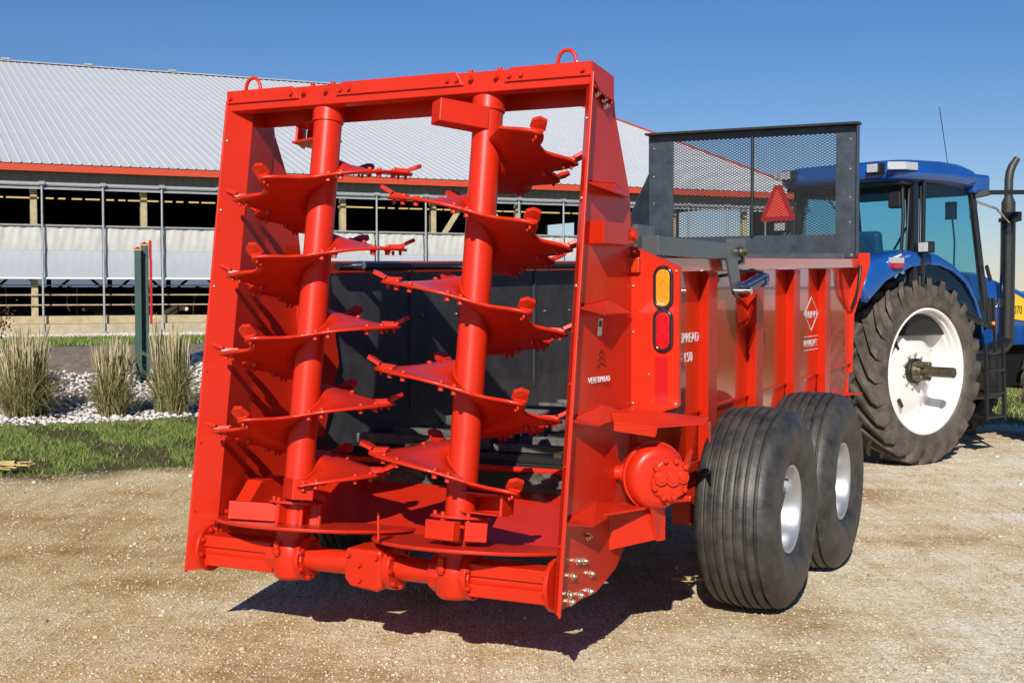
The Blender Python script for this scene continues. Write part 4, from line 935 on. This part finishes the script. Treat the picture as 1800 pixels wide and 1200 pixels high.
def post_text():
    z = 1.285
    text('post_lettering', 'VER', .040, 'white', postR, (xo(.175, z) + .009, .175, z), (R(90), 0, R(81)), sx=.98)
    text('post_lettering', 'TISPREAD', .036, 'white', postR, (xo(.262, z) + .009, .262, z + .001), (R(90), 0, R(82)), sx=.80)
    for k in range(3):
        yy = .33; zz = z + .065 + k * .028; w = .052 - .010 * k; xx = lambda y: xo(y, z) + .009
        MB().bar((xx(yy - w), yy - w, zz), (xx(yy), yy, zz + .022), .001, .005).bar((xx(yy), yy, zz + .022), (xx(yy + w), yy + w, zz), .001, .005).build('chevron', 'black', postR)
    MB().prism([(xo(.28, 1.5) + .008, .275, 1.495), (xo(.33, 1.5) + .008, .325, 1.495), (xo(.33, 1.5) + .008, .340, 1.572), (xo(.28, 1.5) + .008, .290, 1.572)], (.0015, 0, 0)).build('warning_label', 'white', postR)
    MB().prism([(xo(.29, 1.5) + .0105, .290, 1.535), (xo(.32, 1.5) + .0105, .322, 1.535), (xo(.32, 1.5) + .0105, .328, 1.562), (xo(.29, 1.5) + .0105, .298, 1.562)], (.001, 0, 0)).build('label_pictogram', 'black', postR)
post_text()

# wheels ---------------------------------------------------------------
def rib_tyre_profile():
    W_, Ro, Ri = .205, .542, .225; P = [(-.15, Ri), (-.185, Ri + .03), (-.212, Ri + .10), (-.220, .40), (-.208, .465), (-.180, .508)]
    gro = [-.130, -.078, -.026, .026, .078, .130]; xs = -.165
    def crown(x): return Ro - .62 * x * x * (1 + 6 * x * x)
    P.append((xs, crown(xs)))
    for g in gro:
        P += [(g - .013, crown(g) - .001), (g - .008, crown(g) - .004), (g - .005, crown(g) - .019), (g + .005, crown(g) - .019), (g + .008, crown(g) - .004), (g + .013, crown(g) - .001)]
    P.append((.165, crown(.165)))
    P += [(.180, .508), (.208, .465), (.220, .40), (.212, Ri + .10), (.185, Ri + .03), (.15, Ri)]
    return P
ty = MB().lathe(rib_tyre_profile(), 128, 'x'); 
rim_p = [(.150, .222), (.168, .232), (.166, .240), (.176, .236), (.172, .218), (.150, .205), (.06, .195), (-.03, .190), (-.04, .12), (-.02, .10), (-.02, .001)]
def wheel(x, y, side, first=None):
    w = empty('wheel', (x, y, .534), 0, SP)
    w.rotation_euler = (random.uniform(0, 6), 0, 0 if side > 0 else math.pi)
    if first is None:
        t = ty.build('tyre', 'rubber', w, smooth=45); r = MB().lathe(rim_p, 64, 'x').cyl((-.02, 0, 0), (.03, 0, 0), .055, n=24).build('rim', 'silver', w, smooth=40)
        for k in range(8):
            a = k * math.pi / 4; MB().cyl((-.02, .085 * math.cos(a), .085 * math.sin(a)), (.0, .085 * math.cos(a), .085 * math.sin(a)), .011, n=6).build('wheel_nut', 'zinc', r)
        MB().cyl((.06, .175, .08), (.13, .165, .075), .005, n=6).build('valve_stem', 'black', r)
    else:
        for ch in [c for c in bpy.data.objects if c.parent == first]: dup(ch, w)
    return w
w1 = wheel(1.30, 1.73, 1); wheel(1.315, 2.89, 1, w1); wheel(-1.30, 1.73, -1, w1); wheel(-1.315, 2.89, -1, w1)

# ------------------------------------------------------------------ tractor
TR = empty('blue_tractor', (3.586, 13.467, 0), R(-52)); tag(TR, 'blue farm tractor with white rear wheels parked ahead of the spreader', 'tractor')
def lug_tyre(Ro, Ri, W_, nl, lugh, lugw):
    m = MB(); Rb = Ro - lugh; h = W_ / 2
    prof = [(-h * .72, Ri), (-h * .93, Ri + .04), (-h * 1.0, Ri + (Rb - Ri) * .5), (-h * .97, Rb - .07), (-h * .86, Rb - .018), (-h * .5, Rb - .004), (0, Rb), (h * .5, Rb - .004), (h * .86, Rb - .018), (h * .97, Rb - .07), (h * 1.0, Ri + (Rb - Ri) * .5), (h * .93, Ri + .04), (h * .72, Ri)]
    m.lathe(prof, 96, 'x')
    for s in (-1, 1):
        for k in range(nl):
            a0 = 2 * math.pi * (k + (.5 if s > 0 else 0)) / nl; vs = []; segs = 7
            for j in range(segs + 1):
                t = j / segs; x = s * (-.03 + (h * 1.0 + .03) * t) if True else 0
                ang = a0 + (.42 * t ** 1.15) * (1.0 / Ro) * .95      # bars sweep back
                xx = abs(x); 
                rt = Ro if xx < h * .86 else Ro - (xx - h * .86) / (h * .14) * .045
                rb = Rb - .02 if xx < h * .86 else Rb - .11 * (xx - h * .86) / (h * .14) - .02
                wd = lugw * (.8 + .45 * t)
                for (r, wf) in ((rb, 1.35), (rt, .85)):
                    for sg in (-1, 1):
                        an = ang + sg * wd * wf / 2 / Ro; vs.append((x if j < segs else x + s * .004, r * math.cos(an), r * math.sin(an)))
            fs = [(0, 1, 3, 2), (segs * 4, segs * 4 + 2, segs * 4 + 3, segs * 4 + 1)]
            for j in range(segs):
                b = j * 4; fs += [(b, b + 4, b + 5, b + 1), (b + 2, b + 3, b + 7, b + 6), (b, b + 2, b + 6, b + 4), (b + 1, b + 5, b + 7, b + 3)]
            m.add(vs, fs)
    return m
def rear_wheel(side, first=None):
    w = empty('rear_wheel', (side * .58, 0, .905), 0, TR); w.rotation_euler = (0, 0, 0 if side > 0 else math.pi)
    if first is None:
        t = lug_tyre(.918, .605, .47, 24, .050, .075).build('tyre', 'rubber_mud', w, smooth=40)
        rp = [(.17, .605), (.195, .625), (.205, .622), (.208, .605), (.195, .592), (.150, .585), (.140, .570), (.09, .565), (.08, .545), (.0, .54), (-.06, .53), (-.07, .50), (-.04, .42), (.02, .34), (.035, .26), (.035, .001)]
        rm = MB().lathe(rp, 96, 'x').build('rim', 'rimwhite', w, smooth=35)
        for k in range(10):
            a = k * .628 + .2; MB().cyl((.035, .165 * math.cos(a), .165 * math.sin(a)), (.065, .165 * math.cos(a), .165 * math.sin(a)), .016, n=6).build('wheel_nut', 'zinc', rm)
        for a in (2.35, 4.2): 
            MB().bar((.026, .36 * math.cos(a) - .03, .36 * math.sin(a) + .04), (.026, .36 * math.cos(a) + .03, .36 * math.sin(a) - .04), .02, .03).build('rim_slot', 'black', rm)
        for a in (.5, 1.3, 3.0, 3.6, 5.2): MB().cyl((.0, .40 * math.cos(a), .40 * math.sin(a)), (.012, .40 * math.cos(a), .40 * math.sin(a)), .010, n=8).build('rim_bolt', 'galv', rm)
        hb = MB().cyl((.035, 0, 0), (.09, 0, 0), .125, n=36).build('hub', 'black', w, smooth=30, bevel=.006)
        MB().cyl((.09, 0, 0), (.17, 0, 0), .105, .07, n=24).build('hub_clamp', 'steel', hb, smooth=30, bevel=.006)
        for a in (.8, 2.3, 3.9, 5.4): MB().cyl((.09, .085 * math.cos(a), .085 * math.sin(a)), (.20, .085 * math.cos(a), .085 * math.sin(a)), .030, n=12).build('clamp_boss', 'steel', hb, smooth=30, bevel=.004)
        MB().cyl((.10, 0, 0), (.50, 0, 0), .052, n=28).cyl((.50, 0, 0), (.505, 0, 0), .045, n=20).build('axle_shaft', 'steel', hb, smooth=30)
    else:
        for ch in [c for c in bpy.data.objects if c.parent == first]: dup(ch, w)
    return w
rw = rear_wheel(1); rear_wheel(-1, rw)
def front_wheel(side, first=None):
    w = empty('front_wheel', (side * .68, 2.78, .66), 0, TR); w.rotation_euler = (0, 0, 0 if side > 0 else math.pi)
    if first is None:
        lug_tyre(.665, .38, .38, 20, .035, .06).build('tyre', 'rubber_mud', w, smooth=40)
        MB().lathe([(.13, .38), (.15, .395), (.15, .37), (.10, .35), (.0, .34), (-.02, .30), (.04, .2), (.05, .001)], 64, 'x').cyl((.05, 0, 0), (.12, 0, 0), .09, n=24).build('rim', 'rimwhite', w, smooth=35)
    else:
        for ch in [c for c in bpy.data.objects if c.parent == first]: dup(ch, w)
    return w
fw = front_wheel(1); front_wheel(-1, fw)
MB().cyl((-.6, 0, .905), (.6, 0, .905), .11, n=24).build('rear_axle', 'black', TR, smooth=40)
MB().box((-.6, 2.68, .58), (.6, 2.88, .74)).build('front_axle', 'black', TR, bevel=.02)
MB().box((-.36, -.55, .55), (.36, 1.4, 1.25)).build('transmission', 'black', TR, bevel=.05)
MB().box((-.30, 1.4, .62), (.30, 3.4, 1.15)).build('engine_frame', 'black', TR, bevel=.04)
# fenders: arched shells
def fender(sx):
    outer = [(-1.00, 1.62), (-1.01, 1.75), (-.93, 1.88), (-.80, 1.97), (-.55, 2.045), (-.26, 2.08), (0, 2.075), (.2, 2.05), (.45, 1.96), (.70, 1.82), (.86, 1.64), (.99, 1.41), (1.03, 1.20)]
    inner = [(-.95, 1.60), (-.90, 1.64), (-.80, 1.71), (-.69, 1.79), (-.50, 1.86), (-.28, 1.93), (.0, 1.955), (.2, 1.945), (.42, 1.89), (.64, 1.77), (.80, 1.60), (.93, 1.38), (.98, 1.20)]
    m = MB(); n = len(outer); vs = []
    for (yo, zo), (yi, zi) in zip(outer, inner):
        c = Vector((0, 1.0)); v = Vector((yo, zo)); d = (c - v).normalized()
        vs += [(sx * .34, yo * .99, zo + .01), (sx * .60, yo * .99, zo + .01), (sx * .72, yo, zo), (sx * .765, yo + d.x * .02, zo + d.y * .02), (sx * .785, yo + d.x * .06, zo + d.y * .06), (sx * .785, yi, zi), (sx * .765, yi - d.x * -.01, zi)]
    p = 7
    m.add(vs, [(k * p + i, k * p + i + 1, (k + 1) * p + i + 1, (k + 1) * p + i) for k in range(n - 1) for i in range(p - 1)])
    m.add([vs[0], vs[1], vs[2], vs[3], vs[4], vs[5]] + [(sx * .34, inner[0][0], inner[0][1])], [(0, 1, 2, 3, 4, 5, 6)])
    f = m.build('fender', 'blue', TR, smooth=50, solid=.012)
    MB().box((sx * .36, -1.035, 1.625), (sx * .76, -1.012, 1.685)).build('fender_reflector', 'darkred', f)
    fl = MB().prism([(sx * .48, -.62, 1.91), (sx * .48, -.62, 1.955), (sx * .48, -.46, 1.955), (sx * .48, -.46, 1.91)], (sx * .355, 0, 0)).build('tail_lamp', 'redlens', f, bevel=.008)
    MB().box((sx * .48, -.62, 1.9555), (sx * .835, -.46, 2.01)).build('reverse_lamp', 'clear', fl, bevel=.003)
    MB().cyl((sx * .70, -.955, 1.845), (sx * .70, -.962, 1.835), .026, n=20).build('round_decal', 'yellow', f)
    MB().bar((sx * .52, -.975, 1.83), (sx * .60, -.975, 1.84), .004, .035).build('square_decal', 'white', f)
    MB().bar((sx * .7865, -.62, 1.99), (sx * .7865, -.44, 2.04), .002, .02).build('side_decal', 'white', f)
    return f
fender(1); fender(-1)
# cab: pillars, glass, roof
cabz0, cabz1 = 1.42, 2.80
C = {'rr': ((.80, .02, 1.70), (.74, .10, 2.78)), 'rl': ((-.80, .02, 1.70), (-.74, .10, 2.78)), 'fr': ((.80, 1.30, 1.30), (.76, 1.02, 2.80)), 'fl': ((-.80, 1.30, 1.30), (-.76, 1.02, 2.80))}
_before = set(bpy.data.objects)
cab = MB().box((-.72, .05, 1.25), (.72, 1.35, 1.60)).build('cab_floor', 'black', TR, bevel=.02)
for k, (a, b) in C.items(): MB().bar(a, b, .07 if k[0] == 'r' else .055, .08).build('pillar', 'blackgloss', TR, bevel=.012)
for sx in (-1, 1):
    MB().cyl((sx * .84, .12, 1.74), (sx * .80, .18, 2.76), .022, n=10).build('door_post', 'blackgloss', TR, smooth=40)
    MB().bar((sx * .80, .0, 1.68), (sx * .82, 1.28, 1.33), .04, .06).build('sill', 'black', TR)
    g = MB().add([(sx * .815, .12, 1.72), (sx * .83, .7, 1.55), (sx * .825, 1.27, 1.36), (sx * .80, 1.23, 1.7), (sx * .765, 1.00, 2.76), (sx * .75, .20, 2.76)], [(0, 1, 2, 3, 4, 5)]).build('side_window', 'glass', TR, solid=.006)
MB().add([(-.74, -.02, 1.78), (.74, -.02, 1.78), (.69, .08, 2.74), (-.69, .08, 2.74)], [(0, 1, 2, 3)]).build('rear_window', 'glass', TR, solid=.006)
MB().add([(-.76, 1.31, 1.45), (.76, 1.31, 1.45), (.72, 1.05, 2.76), (-.72, 1.05, 2.76)], [(0, 1, 2, 3)]).build('windscreen', 'glass', TR, solid=.006)
MB().tube([(.70, -.035, 2.72), (.72, -.045, 2.4), (.70, -.05, 2.0), (.60, -.05, 1.82), (.3, -.05, 1.77), (-.5, -.05, 1.76)], .018, 8).build('window_frame', 'black', TR, smooth=60)
MB().tube([(-.70, -.035, 2.72), (-.72, -.045, 2.4), (-.70, -.05, 2.0), (-.55, -.05, 1.80)], .018, 8).build('window_frame', 'black', TR, smooth=60)
for sx in (-1, 1):
    P = [(sx * .822, .10, 1.71), (sx * .838, .7, 1.54), (sx * .832, 1.29, 1.35), (sx * .808, 1.25, 1.7), (sx * .772, 1.01, 2.77), (sx * .758, .19, 2.77)]
    MB().tube(P + [P[0]], .017, 8).build('door_seal', 'black', TR, smooth=60)
    MB().bar((sx * .835, 1.22, 1.95), (sx * .835, 1.30, 1.80), .02, .04).build('door_handle', 'black', TR)
P = [(-.75, -.03, 1.77), (.75, -.03, 1.77), (.70, .075, 2.75), (-.70, .075, 2.75)]
MB().tube(P + [P[0]], .022, 8).build('rear_window_seal', 'black', TR, smooth=60)
MB().box((-.70, .10, 2.66), (.70, 1.05, 2.74)).build('head_liner', 'black', TR, bevel=.02)
MB().box((.52, -.04, 2.50), (.68, .04, 2.68)).build('rear_speaker', 'black', TR, bevel=.02)
MB().tube([(.60, .98, 1.85), (.62, .96, 2.2), (.60, .94, 2.45)], .010, 6).box((.54, .90, 2.42), (.66, .94, 2.60)).build('monitor', 'black', TR)
# roof as a lofted rounded slab
def roof():
    m = MB(); vs = []; secs = [(2.755, .93), (2.79, .99), (2.85, 1.0), (2.92, .965), (2.975, .86), (2.995, .5)]; n = 48
    for z, s in secs:
        for i in range(n):
            t = 2 * math.pi * i / n; c, d = math.cos(t), math.sin(t); e = .32
            x = math.copysign(abs(c) ** e, c) * .87; y = math.copysign(abs(d) ** e, d) * (.66 if d > 0 else .78)
            zz = z - (.05 * max(0, y - .2) / .6 + .02 * max(0, -y) if z > 2.8 else .04 * max(0, y) / .8)
            vs.append((x * s, .52 + y * (s + (.0)), zz))
    k = len(secs); fs = [(j * n + i, j * n + (i + 1) % n, (j + 1) * n + (i + 1) % n, (j + 1) * n + i) for j in range(k - 1) for i in range(n)] + [tuple(range(n - 1, -1, -1)), tuple(range((k - 1) * n, k * n))]
    r = m.add(vs, fs).build('cab_roof', 'blue', TR, smooth=50)
    MB().box((-.76, -.12, 2.72), (.76, 1.08, 2.757)).build('roof_underside', 'black', r, bevel=.01)
    MB().box((-.85, .98, 2.68), (.85, 1.26, 2.875)).build('roof_visor', 'blue', r, bevel=.035, seg=4)
    for sx in (-1, 1):
        h = MB().box((sx * .57 - .08, -.345, 2.82), (sx * .57 + .08, -.24, 2.925)).build('work_lamp', 'black', r, bevel=.015)
        MB().box((sx * .57 - .065, -.355, 2.832), (sx * .57 + .065, -.346, 2.913)).build('lamp_lens', 'clear', h, bevel=.006)
        h = MB().prism([(sx * .74, -.33, 2.85), (sx * .86, -.20, 2.85), (sx * .875, -.02, 2.85), (sx * .84, -.02, 2.85), (sx * .83, -.17, 2.85), (sx * .73, -.30, 2.85)], (0, 0, .075)).build('corner_lamp', 'clear', r, bevel=.006)
    return r
roof()
# cab interior
st = MB().box((-.24, .28, 1.58), (.24, .75, 1.74)).build('driver_seat', 'seat', TR, bevel=.04)
MB().box((-.23, .20, 1.70), (.23, .32, 2.30), Matrix.Rotation(R(8), 3, 'X')).build('backrest', 'seat', st, bevel=.05, seg=3)
a = []
sw = MB(); sw.tube([(.19 * math.cos(t), 1.05 + .10 * math.sin(t) * .8, 2.0 + .15 * math.sin(t)) for t in np.linspace(0, 2 * math.pi, 25)], .014, 8, cap=False).bar((-.18, 1.05, 2.0), (.18, 1.05, 2.0), .02).build('steering_wheel', 'black', TR, smooth=60)
MB().bar((0, 1.20, 1.5), (0, 1.06, 1.98), .10, .12).build('steering_column', 'black', TR, bevel=.02)
MB().box((.36, .30, 1.6), (.66, .85, 1.86)).build('control_console', 'black', TR, bevel=.04, seg=3)
for x, y, h in ((.45, .75, .2), (.55, .68, .16), (.5, .5, .12)): MB().tube([(x, y, 1.85), (x + .01, y + .04, 1.85 + h * .6), (x, y + .05, 1.85 + h)], [.012, .012, .022], 8).build('control_lever', 'black', TR, smooth=60)
MB().tube([(-.3, -.07, 2.7), (-.05, -.07, 2.45), (.25, -.07, 2.1)], .010, 6).build('rear_wiper', 'black', TR)
MB().tube([(.35, .5, 2.66), (.36, .5, 2.35), (.20, .48, 2.1), (.33, .46, 1.9)], .014, 6).build('cab_cable', 'black', TR, smooth=60)
h = MB().box((.86, .02, 2.06), (.98, .13, 2.17)).build('fender_work_lamp', 'black', TR, bevel=.012); MB().box((.865, .008, 2.07), (.975, .019, 2.16)).build('lamp_lens', 'clear', h, bevel=.004)
MB().bar((.84, .10, 2.05), (.84, .10, 1.85), .03).build('lamp_bracket', 'black', TR)
MB().box((.77, 1.0, 2.42), (.775, 1.13, 2.60)).build('inner_mirror', 'black', TR, bevel=.01)
for o in [x for x in bpy.data.objects if x not in _before and x.parent == TR]: o.location.y -= .22; o.scale.x = .94
# slow-moving-vehicle triangle on its bracket
sv = empty('warning_triangle', (0, 0, 0), 0, TR)
tx, tz, tyy = -.655, 2.585, -.55
MB().prism([(tx - .215, tyy, tz - .17), (tx + .215, tyy, tz - .17), (tx + .225, tyy, tz - .13), (tx + .045, tyy, tz + .20), (tx - .045, tyy, tz + .20), (tx - .225, tyy, tz - .13)], (0, .012, 0)).build('triangle_border', 'darkred', sv)
MB().prism([(tx - .155, tyy - .004, tz - .125), (tx + .155, tyy - .004, tz - .125), (tx + .01, tyy - .004, tz + .15), (tx - .01, tyy - .004, tz + .15)], (0, .003, 0)).build('triangle_face', 'smv', sv)
MB().bar((tx, tyy + .02, tz - .15), (tx, tyy + .02, 1.75), .03).bar((tx, tyy + .02, 1.77), (tx + .1, .0, 1.72), .03).build('triangle_bracket', 'black', sv)
h = MB().box((tx + .00, -.60, 2.30), (tx + .16, -.51, 2.40)).build('fender_work_lamp', 'black', TR, bevel=.012); MB().box((tx + .01, -.612, 2.31), (tx + .15, -.601, 2.39)).build('lamp_lens', 'clear', h, bevel=.004)
# hood
def hood():
    m = MB(); vs = []; secs = [(1.12, 1.92, .42), (1.7, 1.90, .43), (2.4, 1.74, .43), (3.0, 1.58, .40), (3.3, 1.36, .34)]; n = 14
    for y, zt, w in secs:
        for i in range(n + 1):
            t = math.pi * i / n; c, d = math.cos(t), math.sin(t)
            vs.append((w * math.copysign(abs(c) ** .5, c), y, 1.10 + (zt - 1.10) * abs(d) ** .45))
    k = n + 1
    fs = [(j * k + i, j * k + i + 1, (j + 1) * k + i + 1, (j + 1) * k + i) for j in range(len(secs) - 1) for i in range(n)] + [tuple(range(4 * k, 5 * k)), tuple(range(k - 1, -1, -1))]
    h = m.add(vs, fs).build('bonnet', 'blue', TR, smooth=50)
    MB().prism([(.438, 1.93, 1.40), (.438, 2.9, 1.30), (.436, 2.9, 1.42), (.438, 2.05, 1.68)], (.004, 0, 0)).build('bonnet_decal', 'yellow', h)
    text('model_lettering', '6070', .13, 'black', h, (.443, 2.02, 1.44), RT, sx=.9)
    text('maker_lettering', 'NEW HOLLAND', .13, 'white', h, (.436, 1.20, 1.52), RT, sx=.85, bold=.002)
    MB().box((.405, 1.45, 1.12), (.412, 3.0, 1.18)).build('bonnet_lower_trim', 'black', h)
    return h
hood()
# exhaust and air stack on the right front corner of the cab
ex = MB().cyl((.56, 1.76, 1.12), (.56, 1.76, 2.43), .078, n=32).build('exhaust_stack', 'blackgloss', TR, smooth=40)
hs_ = MB()
for j in range(50):
    for i in range(5):
        a = R(-75) + i * R(9) + (R(4.5) if j % 2 else 0); x, y = .56 + .0795 * math.cos(a), 1.76 + .0795 * math.sin(a); z = 1.2 + j * .022
        hs_.cyl((x - .002 * math.cos(a), y - .002 * math.sin(a), z), (x + .0005 * math.cos(a), y + .0005 * math.sin(a), z), .0065, n=6)
hs_.build('heat_shield_hole', 'stack', ex, kind='stuff')
MB().cyl((.56, 1.76, 2.43), (.56, 1.76, 2.47), .10, n=24).box((.55, 1.66, 2.43), (.74, 1.72, 2.53)).build('stack_clamp', 'black', ex, smooth=30)
MB().cyl((.56, 1.76, 2.47), (.56, 1.76, 2.64), .072, n=24).cyl((.56, 1.76, 2.64), (.56, 1.76, 2.70), .072, .043, n=24).build('muffler_neck', 'stack', ex, smooth=30)
MB().tube([(.56, 1.76, 2.68), (.56, 1.76, 2.88), (.562, 1.775, 2.96), (.575, 1.80, 3.03), (.60, 1.85, 3.11)], [.045, .045, .045, .042, .034], 20).build('exhaust_pipe', 'stack', ex, smooth=60)
MB().tube([(.56, 1.76, 1.16), (.54, 1.68, 1.08), (.50, 1.45, 1.05), (.40, 1.25, 1.03)], [.085, .085, .08, .07], 16).build('exhaust_elbow', 'blackgloss', TR, smooth=60)
MB().tube([(.74, .88, 2.60), (.74, 1.25, 2.54), (.64, 1.64, 2.42)], .012, 8).build('stay_rod', 'chrome', TR, smooth=60)
# mirror arm
ma = MB().bar((.74, .84, 2.66), (.86, .92, 2.69), .06).bar((.84, .92, 2.69), (.98, 1.66, 2.72), .05, .045).build('mirror_arm', 'black', TR, bevel=.008)
MB().box((.98, 1.66, 2.32), (1.02, 1.86, 2.68)).build('mirror_head', 'black', ma, bevel=.02)
MB().cyl((.50, .74, 2.94), (.48, .60, 3.56), .004, n=6).cyl((.50, .74, 2.92), (.50, .74, 2.97), .015, n=8).build('antenna', 'black', TR)
# steps and tank
MB().box((.36, .95, .55), (.60, 1.7, 1.02)).build('fuel_tank', 'black', TR, bevel=.05, seg=3)
sp_ = MB()
for z in (.38, .62, .86): sp_.box((.60, .98, z), (.84, 1.30, z + .03))
sp_.bar((.83, .98, .36), (.80, .98, 1.15), .03).bar((.83, 1.30, .36), (.80, 1.30, 1.15), .03); sp_.build('cab_step', 'black', TR)
h = MB().box((.72, 1.06, 1.30), (.80, 1.16, 1.62)).build('corner_light_housing', 'black', TR, bevel=.015)
MB().bar((.80, 1.10, 1.62), (.80, 1.16, 1.06), .025).build('grab_rail', 'black', TR)
MB().cyl((.80, 1.11, 1.36), (.815, 1.11, 1.36), .02, n=12).build('marker_lamp', 'amber', TR)
# rear hitch
for sx in (-1, 1): MB().bar((sx * .30, -.4, .75), (sx * .42, -1.15, .60), .06, .08).build('lift_arm', 'black', TR)
MB().box((-.06, -1.1, .50), (.06, -.4, .56)).build('drawbar', 'black', TR)
MB().box((-.45, -.62, 1.0), (.45, -.45, 1.55)).build('rear_valve_block', 'black', TR, bevel=.03)

# small pale offcut and stick on the gravel
o = MB().box((-.17, -.02, 0), (.17, .02, .02), Matrix.Rotation(R(-5), 3, 'Z')).build('wood_stick', 'straw', None, bevel=.005); o.location = (1.10, 7.6, .01); tag(o, 'pale stick lying on the gravel in the shade under the spreader', 'stick')
bpy.data.objects.remove(BOLT_RED) if False else None
BOLT_RED.location = (.9, 3.0, .73); BOLT_Z.location = (.9, 3.2, .73)
